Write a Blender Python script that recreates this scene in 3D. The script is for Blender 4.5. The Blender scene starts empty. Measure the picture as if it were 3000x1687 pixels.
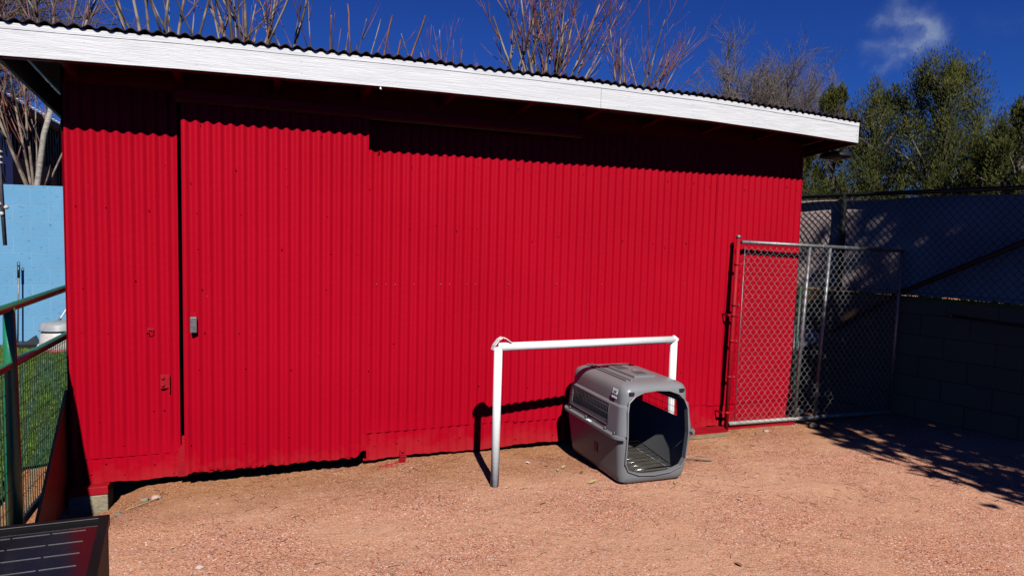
import bpy, bmesh, math, random
from mathutils import Vector, Matrix, noise
PI = math.pi
R = math.radians
sc = bpy.context.scene
col = sc.collection
# ------------------------------------------------------------------ camera
H_CAM = 1.6
cam_d = bpy.data.cameras.new('camera')
cam = bpy.data.objects.new('camera', cam_d)
col.objects.link(cam)
cam_d.sensor_width = 36.0
cam_d.lens = 22.936
cam_d.clip_end = 2000
P_, RO_, YS_ = R(4.1073), R(1.4176), R(21.2373)
def _cam():
    cp, sp, c, s = math.cos(P_), math.sin(P_), math.cos(RO_), math.sin(RO_)
    A = Matrix(((c, -s, 0), (s, c, 0), (0, 0, 1)))
    B = Matrix(((1, 0, 0), (0, -sp, -cp), (0, cp, -sp)))
    Z = Matrix(((math.cos(YS_), -math.sin(YS_), 0), (math.sin(YS_), math.cos(YS_), 0), (0, 0, 1)))
    M = A @ B @ Z
    r, u, b = M[0], -M[1], -M[2]
    return Matrix(((r[0], u[0], b[0], 0), (r[1], u[1], b[1], 0), (r[2], u[2], b[2], H_CAM), (0, 0, 0, 1)))
cam.matrix_world = _cam()
sc.camera = cam
# ------------------------------------------------------------------ sun and sky
sun_d = bpy.data.lights.new('sun', 'SUN')
sun_d.energy = 5.0
sun_d.angle = R(0.53)
sun_d.color = (1.0, 0.955, 0.90)
sun = bpy.data.objects.new('sun', sun_d)
col.objects.link(sun)
SD = Vector((0.110, 0.718, -0.63)).normalized()
sun.rotation_euler = SD.to_track_quat('-Z', 'Y').to_euler()
world = bpy.data.worlds.new('World')
sc.world = world
world.use_nodes = True
wn, wl = world.node_tree.nodes, world.node_tree.links
wn.clear()
def N(nt, typ, **kw):
    n = nt.nodes.new(typ)
    for k, v in kw.items():
        setattr(n, k, v)
    return n
wt = world.node_tree
sky = N(wt, 'ShaderNodeTexSky', sky_type='NISHITA', sun_disc=False)
sky.sun_elevation = R(40.8)
sky.sun_rotation = R(188.7)
sky.altitude = 1500
sky.air_density = 1.0
sky.dust_density = 0.15
sky.ozone_density = 3.0
tint = N(wt, 'ShaderNodeMix', data_type='RGBA', blend_type='MULTIPLY')
tint.inputs[0].default_value = 1.0
SKYTINT = tint.inputs[7]
SKYTINT.default_value = (0.13, 0.29, 0.86, 1)
wl.new(sky.outputs[0], tint.inputs[6])
tg = N(wt, 'ShaderNodeTexCoord')
sz = N(wt, 'ShaderNodeSeparateXYZ')
wl.new(tg.outputs['Generated'], sz.inputs[0])
gr = N(wt, 'ShaderNodeMapRange')
gr.inputs['From Min'].default_value, gr.inputs['From Max'].default_value = 0.08, 0.50
wl.new(sz.outputs[2], gr.inputs['Value'])
tm = N(wt, 'ShaderNodeMix', data_type='RGBA')
wl.new(gr.outputs[0], tm.inputs[0])
tm.inputs[6].default_value = (0.118, 0.345, 0.88, 1)
tm.inputs[7].default_value = (0.13, 0.27, 0.86, 1)
wl.new(tm.outputs[2], SKYTINT)
# thin cirrus wisps: capsules round fixed sky directions, torn by noise
tc = N(wt, 'ShaderNodeTexCoord')
def vmath(nt, op, a, b=None, out=0):
    n = N(nt, 'ShaderNodeVectorMath', operation=op)
    for i, v in enumerate((a, b)):
        if v is None: continue
        if isinstance(v, (tuple, Vector)): n.inputs[i].default_value = tuple(v)
        elif isinstance(v, float): n.inputs['Scale'].default_value = v
        else:
            nt.links.new(v, n.inputs['Scale'] if (op == 'SCALE' and i == 1) else n.inputs[i])
    return n.outputs['Value'] if op in ('DOT_PRODUCT', 'LENGTH', 'DISTANCE') else n.outputs[0]
def fmath(nt, op, a, b=0.0, c=0.0, clamp=False):
    n = N(nt, 'ShaderNodeMath', operation=op, use_clamp=clamp)
    for i, v in enumerate((a, b, c)):
        if isinstance(v, (int, float)): n.inputs[i].default_value = v
        else: nt.links.new(v, n.inputs[i])
    return n.outputs[0]
def noise_tex(nt, vec, scale, detail=3.0, rough=0.5, dist=0.0):
    n = N(nt, 'ShaderNodeTexNoise')
    n.inputs['Scale'].default_value = scale
    n.inputs['Detail'].default_value = detail
    n.inputs['Roughness'].default_value = rough
    n.inputs['Distortion'].default_value = dist
    if vec is not None: nt.links.new(vec, n.inputs['Vector'])
    return n
wnz = noise_tex(wt, tc.outputs['Generated'], 26.0, 5.0, 0.6)
warp = vmath(wt, 'SCALE', vmath(wt, 'SUBTRACT', wnz.outputs['Color'], (0.5, 0.5, 0.5)), 0.05)
pdir = vmath(wt, 'ADD', tc.outputs['Generated'], warp)
WISPS = [((0.739, 0.599, 0.307), (0.746, 0.601, 0.286), 0.010, 0.35), ((0.733, 0.615, 0.288), (0.757, 0.591, 0.279), 0.012, 0.55),
         ((0.757, 0.591, 0.279), (0.768, 0.583, 0.264), 0.014, 0.75), ((0.768, 0.583, 0.264), (0.764, 0.592, 0.254), 0.012, 0.6),
         ((0.764, 0.592, 0.254), (0.754, 0.609, 0.246), 0.009, 0.4), ((0.754, 0.609, 0.246), (0.741, 0.631, 0.229), 0.007, 0.28),
         ((0.730, 0.632, 0.259), (0.747, 0.613, 0.257), 0.009, 0.4), ((0.747, 0.613, 0.257), (0.744, 0.622, 0.240), 0.006, 0.25),
         ((0.46, 0.875, 0.14), (0.50, 0.855, 0.135), 0.006, 0.06), ((0.80, 0.535, 0.27), (0.82, 0.505, 0.265), 0.010, 0.07)]
acc = None
for a, b, w, s in WISPS:
    A_, B_ = Vector(a).normalized(), Vector(b).normalized()
    ab = B_ - A_
    pa = vmath(wt, 'SUBTRACT', pdir, A_)
    h = fmath(wt, 'DIVIDE', vmath(wt, 'DOT_PRODUCT', pa, ab), ab.length_squared, clamp=True)
    n_ = N(wt, 'ShaderNodeVectorMath', operation='SCALE')
    n_.inputs[0].default_value = ab
    wl.new(h, n_.inputs['Scale'])
    d = vmath(wt, 'LENGTH', vmath(wt, 'SUBTRACT', pa, n_.outputs[0]))
    v = fmath(wt, 'SUBTRACT', 1.0, fmath(wt, 'DIVIDE', d, w * 2.3), clamp=True)
    v = fmath(wt, 'MULTIPLY', fmath(wt, 'MULTIPLY', v, v), s)
    acc = v if acc is None else fmath(wt, 'ADD', acc, v)
wn2 = noise_tex(wt, pdir, 34.0, 5.0, 0.6, 0.6)
rp = N(wt, 'ShaderNodeMapRange')
rp.inputs['From Min'].default_value = 0.25
rp.inputs['From Max'].default_value = 0.85
wl.new(wn2.outputs['Fac'], rp.inputs['Value'])
acc = fmath(wt, 'MULTIPLY', fmath(wt, 'MULTIPLY', acc, rp.outputs[0], clamp=True), 0.80)
cl = N(wt, 'ShaderNodeMix', data_type='RGBA')
wl.new(acc, cl.inputs[0])
wl.new(tint.outputs[2], cl.inputs[6])
cl.inputs[7].default_value = (5.2, 6.2, 7.6, 1)
bg = N(wt, 'ShaderNodeBackground')
bg.inputs['Strength'].default_value = 0.05
wl.new(cl.outputs[2], bg.inputs['Color'])
wo = N(wt, 'ShaderNodeOutputWorld')
wl.new(bg.outputs[0], wo.inputs['Surface'])
sc.view_settings.view_transform = 'Standard'
sc.view_settings.look = 'None'
sc.view_settings.exposure = 0.6
sc.cycles.diffuse_bounces = 0
ALB = 0.66
sc.view_settings.gamma = 1.0
# ------------------------------------------------------------------ materials
MATS = {}
def pm(name, c, rough=0.6, var=0.15, scale=8.0, bump=0.0, bscale=60.0, metal=0.0, spec=0.5, c2=None, fac=(0.35, 0.65), detail=4.0, stretch=None):
    if name in MATS: return MATS[name]
    c = tuple(x * ALB for x in c)
    if c2: c2 = tuple(x * ALB for x in c2)
    m = bpy.data.materials.new(name)
    m.use_nodes = True
    nt = m.node_tree
    b = nt.nodes['Principled BSDF']
    b.inputs['Roughness'].default_value = rough
    b.inputs['Metallic'].default_value = metal
    b.inputs['Specular IOR Level'].default_value = spec
    t = N(nt, 'ShaderNodeTexCoord')
    vec = t.outputs['Object']
    if stretch:
        mp = N(nt, 'ShaderNodeMapping')
        mp.inputs['Scale'].default_value = stretch
        nt.links.new(vec, mp.inputs[0])
        vec = mp.outputs[0]
    nz = noise_tex(nt, vec, scale, detail)
    mr = N(nt, 'ShaderNodeMapRange')
    mr.inputs['From Min'].default_value, mr.inputs['From Max'].default_value = fac
    nt.links.new(nz.outputs['Fac'], mr.inputs['Value'])
    mx = N(nt, 'ShaderNodeMix', data_type='RGBA')
    nt.links.new(mr.outputs[0], mx.inputs[0])
    c2 = c2 or tuple(x * (1 - var) for x in c)
    mx.inputs[6].default_value = (*c, 1)
    mx.inputs[7].default_value = (*c2, 1)
    nt.links.new(mx.outputs[2], b.inputs['Base Color'])
    if bump:
        bn = noise_tex(nt, vec, bscale, 4.0)
        bp = N(nt, 'ShaderNodeBump')
        bp.inputs['Strength'].default_value = bump
        bp.inputs['Distance'].default_value = 0.01
        nt.links.new(bn.outputs['Fac'], bp.inputs['Height'])
        nt.links.new(bp.outputs[0], b.inputs['Normal'])
    MATS[name] = m
    m['mx'] = mx.name
    return m
def block_mat(name, c, c2, mortar, bw, rh, ms=0.005, rough=0.85, pits=0.6):
    c, c2, mortar = (tuple(x * ALB for x in q) for q in (c, c2, mortar))
    m = bpy.data.materials.new(name)
    m.use_nodes = True
    nt = m.node_tree
    b = nt.nodes['Principled BSDF']
    b.inputs['Roughness'].default_value = rough
    b.inputs['Specular IOR Level'].default_value = 0.25
    t = N(nt, 'ShaderNodeTexCoord')
    sp = N(nt, 'ShaderNodeSeparateXYZ')
    nt.links.new(t.outputs['Object'], sp.inputs[0])
    cb = N(nt, 'ShaderNodeCombineXYZ')
    nt.links.new(sp.outputs[0], cb.inputs[0])
    nt.links.new(sp.outputs[2], cb.inputs[1])
    br = N(nt, 'ShaderNodeTexBrick')
    br.inputs['Scale'].default_value = 1.0
    br.inputs['Brick Width'].default_value = bw
    br.inputs['Row Height'].default_value = rh
    br.inputs['Mortar Size'].default_value = ms
    br.inputs['Mortar Smooth'].default_value = 0.3
    br.inputs['Color1'].default_value = (*c, 1)
    br.inputs['Color2'].default_value = (*c2, 1)
    br.inputs['Mortar'].default_value = (*mortar, 1)
    nt.links.new(cb.outputs[0], br.inputs['Vector'])
    # pits, stretched sideways
    mp = N(nt, 'ShaderNodeMapping')
    mp.inputs['Scale'].default_value = (14, 14, 55)
    nt.links.new(t.outputs['Object'], mp.inputs[0])
    nz = noise_tex(nt, mp.outputs[0], 1.0, 3.0, 0.6)
    pr = N(nt, 'ShaderNodeMapRange')
    pr.inputs['From Min'].default_value, pr.inputs['From Max'].default_value = 0.62, 0.72
    nt.links.new(nz.outputs['Fac'], pr.inputs['Value'])
    mx = N(nt, 'ShaderNodeMix', data_type='RGBA', blend_type='MULTIPLY')
    nt.links.new(fmath(nt, 'MULTIPLY', pr.outputs[0], pits), mx.inputs[0])
    nt.links.new(br.outputs['Color'], mx.inputs[6])
    mx.inputs[7].default_value = (0.35, 0.45, 0.55, 1)
    nz2 = noise_tex(nt, t.outputs['Object'], 2.2, 5.0)
    m2 = N(nt, 'ShaderNodeMix', data_type='RGBA', blend_type='MULTIPLY')
    nt.links.new(nz2.outputs['Fac'], m2.inputs[0])
    nt.links.new(mx.outputs[2], m2.inputs[6])
    m2.inputs[7].default_value = (0.72, 0.76, 0.80, 1)
    nt.links.new(m2.outputs[2], b.inputs['Base Color'])
    hh = fmath(nt, 'SUBTRACT', fmath(nt, 'MULTIPLY', br.outputs['Fac'], -1.0), fmath(nt, 'MULTIPLY', pr.outputs[0], 0.5))
    bp = N(nt, 'ShaderNodeBump')
    bp.inputs['Strength'].default_value = 0.7
    bp.inputs['Distance'].default_value = 0.008
    nt.links.new(hh, bp.inputs['Height'])
    nt.links.new(bp.outputs[0], b.inputs['Normal'])
    return m
def gravel_mat():
    m = bpy.data.materials.new('decomposed_granite')
    m.use_nodes = True
    nt = m.node_tree
    b = nt.nodes['Principled BSDF']
    b.inputs['Roughness'].default_value = 0.95
    b.inputs['Specular IOR Level'].default_value = 0.15
    t = N(nt, 'ShaderNodeTexCoord')
    v = t.outputs['Object']
    def vor(scale):
        n = N(nt, 'ShaderNodeTexVoronoi')
        n.inputs['Scale'].default_value = scale
        nt.links.new(v, n.inputs['Vector'])
        return n
    v1, v2 = vor(150.0), vor(330.0)
    sp = N(nt, 'ShaderNodeSeparateColor')
    nt.links.new(v1.outputs['Color'], sp.inputs[0])
    cr = N(nt, 'ShaderNodeValToRGB')
    e = cr.color_ramp
    e.interpolation = 'CONSTANT'
    pts = [(0.0, (0.13, 0.045, 0.030)), (0.07, (0.46, 0.20, 0.125)), (0.26, (0.56, 0.275, 0.175)), (0.48, (0.50, 0.235, 0.135)),
           (0.66, (0.64, 0.34, 0.245)), (0.82, (0.66, 0.38, 0.30)), (0.90, (0.40, 0.14, 0.09)), (0.97, (0.86, 0.68, 0.60))]
    while len(e.elements) < len(pts): e.elements.new(0.5)
    for el, (p, c) in zip(e.elements, pts):
        el.position = p
        el.color = (*(min(0.9, x * ALB * 1.25) for x in c), 1)
    nt.links.new(sp.outputs[0], cr.inputs[0])
    # finer sand between the grains
    big = noise_tex(nt, v, 1.6, 5.0, 0.6)
    mr = N(nt, 'ShaderNodeMapRange')
    mr.inputs['From Min'].default_value, mr.inputs['From Max'].default_value = 0.42, 0.66
    nt.links.new(big.outputs['Fac'], mr.inputs['Value'])
    sp2 = N(nt, 'ShaderNodeSeparateColor')
    nt.links.new(v2.outputs['Color'], sp2.inputs[0])
    sand = N(nt, 'ShaderNodeMix', data_type='RGBA')
    nt.links.new(sp2.outputs[0], sand.inputs[0])
    sand.inputs[6].default_value = (0.46, 0.248, 0.152, 1)
    sand.inputs[7].default_value = (0.56, 0.32, 0.212, 1)
    mx = N(nt, 'ShaderNodeMix', data_type='RGBA')
    nt.links.new(fmath(nt, 'MULTIPLY', mr.outputs[0], 0.75), mx.inputs[0])
    nt.links.new(cr.outputs[0], mx.inputs[6])
    nt.links.new(sand.outputs[2], mx.inputs[7])
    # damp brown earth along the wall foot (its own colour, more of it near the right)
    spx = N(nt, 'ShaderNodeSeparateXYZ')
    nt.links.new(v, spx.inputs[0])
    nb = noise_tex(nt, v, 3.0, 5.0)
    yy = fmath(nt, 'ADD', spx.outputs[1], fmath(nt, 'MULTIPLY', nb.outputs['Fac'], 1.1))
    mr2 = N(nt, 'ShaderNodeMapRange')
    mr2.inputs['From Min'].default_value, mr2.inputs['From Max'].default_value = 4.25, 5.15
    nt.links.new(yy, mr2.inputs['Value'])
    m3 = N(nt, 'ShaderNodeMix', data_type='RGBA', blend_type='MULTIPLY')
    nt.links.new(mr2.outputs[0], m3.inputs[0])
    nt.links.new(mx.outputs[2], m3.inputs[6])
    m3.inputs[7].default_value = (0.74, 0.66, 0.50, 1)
    # pink-white broad tone changes
    n4 = noise_tex(nt, v, 0.7, 3.0)
    m4 = N(nt, 'ShaderNodeMix', data_type='RGBA', blend_type='MULTIPLY')
    nt.links.new(n4.outputs['Fac'], m4.inputs[0])
    nt.links.new(m3.outputs[2], m4.inputs[6])
    m4.inputs[7].default_value = (0.92, 0.885, 0.83, 1)
    nt.links.new(m4.outputs[2], b.inputs['Base Color'])
    hs = fmath(nt, 'ADD', fmath(nt, 'MULTIPLY', v1.outputs['Distance'], -1.0), fmath(nt, 'MULTIPLY', v2.outputs['Distance'], -0.5))
    hs = fmath(nt, 'ADD', hs, fmath(nt, 'MULTIPLY', sp.outputs[1], 0.7))
    nm = noise_tex(nt, v, 13.0, 4.0, 0.6)
    hs = fmath(nt, 'ADD', hs, fmath(nt, 'MULTIPLY', nm.outputs['Fac'], 5.0))
    bp = N(nt, 'ShaderNodeBump')
    bp.inputs['Strength'].default_value = 0.7
    bp.inputs['Distance'].default_value = 0.004
    nt.links.new(hs, bp.inputs['Height'])
    nt.links.new(bp.outputs[0], b.inputs['Normal'])
    return m
RED = (0.42, 0.0012, 0.013)
def red_mat():
    m = pm('red_paint', RED, 0.5, c2=(0.465, 0.002, 0.016), scale=0.9, bump=0.14, bscale=25.0, spec=0.06)
    nt = m.node_tree
    b = nt.nodes['Principled BSDF']
    # scuffs: rare chips down to grey zinc and dull rubbed spots
    t = N(nt, 'ShaderNodeTexCoord')
    nz = noise_tex(nt, t.outputs['Object'], 34.0, 3.0, 0.55)
    mr = N(nt, 'ShaderNodeMapRange')
    mr.inputs['From Min'].default_value, mr.inputs['From Max'].default_value = 0.755, 0.77
    nt.links.new(nz.outputs['Fac'], mr.inputs['Value'])
    mx0 = nt.nodes[m['mx']]
    mx = N(nt, 'ShaderNodeMix', data_type='RGBA')
    nt.links.new(fmath(nt, 'MULTIPLY', mr.outputs[0], 0.55), mx.inputs[0])
    nt.links.new(mx0.outputs[2], mx.inputs[6])
    mx.inputs[7].default_value = (0.20, 0.06, 0.06, 1)
    # dusty bottom: dirt thrown up by rain, fades with height
    sp = N(nt, 'ShaderNodeSeparateXYZ')
    nt.links.new(t.outputs['Object'], sp.inputs[0])
    nd = noise_tex(nt, t.outputs['Object'], 7.0, 5.0, 0.65)
    zz = fmath(nt, 'SUBTRACT', fmath(nt, 'MULTIPLY', nd.outputs['Fac'], 0.42), sp.outputs[2])
    md = N(nt, 'ShaderNodeMapRange')
    md.inputs['From Min'].default_value, md.inputs['From Max'].default_value = 0.05, 0.30
    nt.links.new(zz, md.inputs['Value'])
    mx2 = N(nt, 'ShaderNodeMix', data_type='RGBA')
    nt.links.new(fmath(nt, 'MULTIPLY', md.outputs[0], 0.2), mx2.inputs[0])
    nt.links.new(mx.outputs[2], mx2.inputs[6])
    mx2.inputs[7].default_value = (0.30, 0.08, 0.06, 1)
    nt.links.new(mx2.outputs[2], b.inputs['Base Color'])
    return m
M_RED = red_mat()
M_RED2 = pm('red_timber_paint', (0.42, 0.004, 0.014), 0.6, c2=(0.30, 0.006, 0.014), scale=9, bump=0.3, bscale=50, spec=0.15)
M_WHITE = pm('white_timber_paint', (0.78, 0.79, 0.81), 0.6, var=0.17, scale=11, bump=0.4, bscale=26, stretch=(0.25, 9, 9), detail=6, spec=0.3)
M_WPIPE = pm('white_pipe_paint', (0.97, 0.97, 0.96), 0.4, var=0.05, scale=9, bump=0.1, bscale=40)
M_ROOF = pm('roof_metal', (0.055, 0.035, 0.042), 0.45, c2=(0.03, 0.018, 0.022), scale=5, metal=0.3)
M_DARK = pm('dark_interior', (0.02, 0.015, 0.015), 0.9)  # near black: interior shade put into the colour; also on track and trim
M_GALV = pm('galvanised_steel', (0.27, 0.28, 0.295), 0.5, var=0.35, scale=30, metal=0.75, bump=0.05)
M_WIRE = pm('zinc_fence_wire', (0.36, 0.365, 0.37), 0.45, var=0.3, scale=40, metal=0.4, spec=0.3)
M_ARM = pm('dull_bar_steel', (0.16, 0.15, 0.18), 0.6, var=0.4, scale=20, spec=0.3)
M_GALVD = pm('galvanised_dusty', (0.50, 0.46, 0.40), 0.6, var=0.25, scale=20, metal=0.2)
M_CRATE = pm('grey_crate_plastic', (0.235, 0.24, 0.25), 0.36, var=0.08, scale=5, bump=0.04, bscale=120, spec=0.35)
M_BLACKP = pm('black_plastic', (0.015, 0.015, 0.016), 0.4, var=0.3)
M_CHROME = pm('chrome_wire', (0.34, 0.34, 0.35), 0.25, var=0.1, metal=1.0)
M_GRL = pm('dull_zinc_wire', (0.13, 0.10, 0.10), 0.5, var=0.2, spec=0.3)
M_BLKSTEEL = pm('black_coated_steel', (0.012, 0.014, 0.016), 0.6, var=0.3, spec=0.2)
M_GREEN = pm('green_fence_paint', (0.014, 0.22, 0.10), 0.35, var=0.3, scale=6, bump=0.1)
M_GWIRE = pm('dark_green_wire', (0.008, 0.05, 0.03), 0.5, var=0.2)
M_SCREEN = pm('purple_grey_screen', (0.66, 0.52, 0.48), 0.9, c2=(0.45, 0.33, 0.33), scale=1.6, bump=0.3, bscale=6)
M_GRAVEL = gravel_mat()
M_CONC = pm('concrete', (0.34, 0.29, 0.19), 0.9, var=0.35, scale=14, bump=0.8, bscale=70)
M_WOODB = pm('weathered_wood', (0.36, 0.24, 0.13), 0.8, var=0.4, scale=10, bump=0.5, bscale=40, stretch=(1, 8, 8))
M_PLY = pm('red_brown_plywood', (0.60, 0.10, 0.035), 0.6, c2=(0.42, 0.07, 0.03), scale=4, bump=0.2, bscale=40, stretch=(1, 1, 4))
M_PLYE = pm('plywood_edge', (0.42, 0.25, 0.08), 0.8, var=0.5, scale=30, stretch=(4, 1, 1))
M_BARK = pm('grey_tan_bark', (0.30, 0.24, 0.18), 0.8, fac=(0.42, 0.56), c2=(0.075, 0.048, 0.032), scale=4, bump=0.4, bscale=50)
M_SHOOT = pm('red_brown_shoot', (0.28, 0.09, 0.045), 0.6, fac=(0.42, 0.58), c2=(0.07, 0.025, 0.02), scale=4)
M_TWIG = pm('grey_twig', (0.20, 0.16, 0.13), 0.8, c2=(0.10, 0.08, 0.065), scale=5)
M_PALE = pm('pale_trunk_bark', (0.40, 0.37, 0.32), 0.75, c2=(0.22, 0.19, 0.16), scale=10, bump=0.3, stretch=(1, 1, 5))
M_JUN = pm('juniper_foliage', (0.105, 0.110, 0.020), 0.7, fac=(0.38, 0.60), c2=(0.030, 0.040, 0.009), scale=2.6, spec=0.15)
M_GRASS = pm('turf_blades', (0.13, 0.22, 0.025), 0.6, c2=(0.07, 0.14, 0.018), scale=9, spec=0.2)
M_TURF = pm('turf_base', (0.045, 0.085, 0.018), 0.9, var=0.3, scale=30, bump=0.5)
M_BGREEN = pm('dark_green_siding', (0.010, 0.022, 0.020), 0.7, var=0.3, scale=3, spec=0.1)
M_SIGNW = pm('sign_white', (0.55, 0.56, 0.66), 0.6, var=0.1)
M_INK = pm('black_ink', (0.012, 0.012, 0.014), 0.5)
M_LABEL = pm('white_label_paper', (1.1, 1.1, 1.08), 0.5, var=0.12, scale=40, bump=0.3)
M_REDLBL = pm('red_label', (0.36, 0.05, 0.04), 0.6)
M_TAN = pm('tan_mat', (0.13, 0.115, 0.09), 0.85, var=0.35, scale=60, bump=0.4)
M_LEAF = pm('dry_yellow_leaf', (0.55, 0.44, 0.20), 0.7, c2=(0.38, 0.30, 0.10), scale=40)
M_LEAFB = pm('dry_brown_leaf', (0.34, 0.16, 0.06), 0.7, c2=(0.24, 0.10, 0.04), scale=40)
M_STONE = pm('pebble_stone', (0.44, 0.24, 0.18), 0.9, c2=(0.62, 0.45, 0.38), scale=9)
M_STONEG = pm('grey_stone', (0.30, 0.24, 0.17), 0.9, var=0.4, scale=15, bump=0.5)
M_LITTER = pm('dry_needles', (0.26, 0.12, 0.045), 0.8, c2=(0.12, 0.04, 0.02), scale=6)
M_PANEL = pm('black_panel_glass', (0.006, 0.007, 0.010), 0.12, var=0.3, scale=6, bump=0.06, bscale=14, spec=0.6)
M_PFRAME = pm('black_panel_frame', (0.007, 0.006, 0.0065), 0.6, var=0.3, spec=0.15)
M_SILVER = pm('silver_line', (0.55, 0.53, 0.52), 0.35, metal=0.6)
M_BAG = pm('white_plastic_bag', (0.66, 0.62, 0.58), 0.45, var=0.15, scale=14, bump=0.9, bscale=18)
M_LID = pm('grey_lid', (0.34, 0.36, 0.38), 0.5, var=0.25, scale=12)
M_SPECK = pm('paint_speck', (0.48, 0.02, 0.03), 0.6)
M_SAND = pm('brown_log', (0.30, 0.14, 0.06), 0.8, var=0.4, scale=9, bump=0.5, stretch=(4, 4, 1))
M_BLUEBLK = block_mat('blue_painted_block', (0.165, 0.40, 0.62), (0.155, 0.388, 0.61), (0.36, 0.62, 0.80), 0.427, 0.2135, 0.0026, pits=0.9)
M_GREYBLK = block_mat('grey_brown_block', (0.36, 0.20, 0.10), (0.32, 0.18, 0.09), (0.17, 0.10, 0.055), 0.41, 0.2, 0.005)
# ------------------------------------------------------------------ mesh building
class MB:
    def __init__(s): s.v, s.f, s.m, s.sm = [], [], [], []
    def add(s, vs, fs, mi=0, smooth=False):
        o = len(s.v)
        s.v += [tuple(v) for v in vs]
        for f in fs:
            s.f.append(tuple(i + o for i in f)); s.m.append(mi); s.sm.append(smooth)
    def box(s, c, size, rot=None, mi=0, bev=0.0):
        x, y, z = (a / 2 for a in size)
        c = Vector(c)
        if bev > 0:
            bm = bmesh.new()
            bmesh.ops.create_cube(bm, size=1.0)
            for v in bm.verts: v.co = Vector((v.co.x * size[0], v.co.y * size[1], v.co.z * size[2]))
            bmesh.ops.bevel(bm, geom=bm.edges[:], offset=min(bev, 0.45 * min(size)), segments=2, affect='EDGES', profile=0.6)
            vs = [v.co.copy() for v in bm.verts]
            fs = [[v.index for v in f.verts] for f in bm.faces]
            bm.free()
        else:
            vs = [Vector((i * x, j * y, k * z)) for k in (-1, 1) for j in (-1, 1) for i in (-1, 1)]
            fs = [(0, 2, 3, 1), (4, 5, 7, 6), (0, 1, 5, 4), (2, 6, 7, 3), (0, 4, 6, 2), (1, 3, 7, 5)]
        if rot is not None: vs = [rot @ v for v in vs]
        s.add([c + v for v in vs], fs, mi)
    def tube(s, pts, r, n=8, mi=0, caps=True, smooth=True):
        pts = [Vector(p) for p in pts]
        k = len(pts)
        rs = r if isinstance(r, (list, tuple)) else [r] * k
        vs, fs = [], []
        up = None
        for i, p in enumerate(pts):
            t = (pts[min(i + 1, k - 1)] - pts[max(i - 1, 0)])
            if t.length < 1e-9: t = Vector((0, 0, 1))
            t.normalize()
            if up is None:
                up = t.orthogonal().normalized()
            else:
                up = (up - t * up.dot(t))
                up = up.normalized() if up.length > 1e-6 else t.orthogonal().normalized()
            b = t.cross(up)
            for j in range(n):
                a = 2 * PI * j / n
                vs.append(p + (up * math.cos(a) + b * math.sin(a)) * rs[i])
        for i in range(k - 1):
            for j in range(n):
                a, b2 = i * n + j, i * n + (j + 1) % n
                fs.append((a, b2, b2 + n, a + n))
        if caps and n > 2:
            fs.append(tuple(range(n - 1, -1, -1)))
            fs.append(tuple((k - 1) * n + j for j in range(n)))
        s.add(vs, fs, mi, smooth)
    def lathe(s, c, prof, n=24, mi=0, ax=Vector((0, 0, 1))):
        c = Vector(c)
        ax = Vector(ax).normalized()
        u = ax.orthogonal().normalized(); w = ax.cross(u)
        vs, fs = [], []
        for r, h in prof:
            for j in range(n):
                a = 2 * PI * j / n
                vs.append(c + ax * h + (u * math.cos(a) + w * math.sin(a)) * r)
        for i in range(len(prof) - 1):
            for j in range(n):
                a, b = i * n + j, i * n + (j + 1) % n
                fs.append((a, b, b + n, a + n))
        fs.append(tuple(range(n - 1, -1, -1)))
        fs.append(tuple((len(prof) - 1) * n + j for j in range(n)))
        s.add(vs, fs, mi, True)
    def prism(s, poly, d, mi=0):
        """poly: list of points (ordered), extruded by vector d"""
        n = len(poly)
        d = Vector(d)
        vs = [Vector(p) for p in poly] + [Vector(p) + d for p in poly]
        fs = [tuple(range(n)), tuple(range(2 * n - 1, n - 1, -1))]
        for i in range(n):
            j = (i + 1) % n
            fs.append((i, i + n, j + n, j))
        s.add(vs, fs, mi)
    def blob(s, c, rad, seed=0, sub=2, rough=0.25, mi=0, flat=1.0):
        bm = bmesh.new()
        bmesh.ops.create_icosphere(bm, subdivisions=sub, radius=1)
        rad = rad if isinstance(rad, (tuple, list)) else (rad, rad, rad * flat)
        vs = []
        for v in bm.verts:
            q = 1 + rough * noise.noise(v.co * 1.7 + Vector((seed * 3.1, seed, -seed)))
            vs.append(Vector(c) + Vector((v.co.x * rad[0] * q, v.co.y * rad[1] * q, v.co.z * rad[2] * q)))
        fs = [[v.index for v in f.verts] for f in bm.faces]
        bm.free()
        s.add(vs, fs, mi, True)
    def build(s, name, mats, parent=None, fix=True):
        me = bpy.data.meshes.new(name)
        off = Vector((0, 0, 0))
        p = parent
        while p is not None and fix:
            off += Vector(p.location)
            p = p.parent
        me.from_pydata([(v[0] - off.x, v[1] - off.y, v[2] - off.z) for v in s.v], [], s.f)
        mats = mats if isinstance(mats, (list, tuple)) else [mats]
        for m in mats: me.materials.append(m)
        me.polygons.foreach_set('material_index', s.m)
        me.polygons.foreach_set('use_smooth', s.sm)
        me.update()
        o = bpy.data.objects.new(name, me)
        col.objects.link(o)
        if parent is not None: o.parent = parent
        return o
def tag(o, label=None, cat=None, group=None, kind=None):
    if label: o['label'] = label
    if cat: o['category'] = cat
    if group: o['group'] = group
    if kind: o['kind'] = kind
    return o
def thing(name, label, cat, loc=(0, 0, 0), rz=0.0, group=None):
    o = bpy.data.objects.new(name, None)
    o.empty_display_size = 0.2
    col.objects.link(o)
    o.location = loc
    o.rotation_euler = (0, 0, rz)
    return tag(o, label, cat, group)
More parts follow.
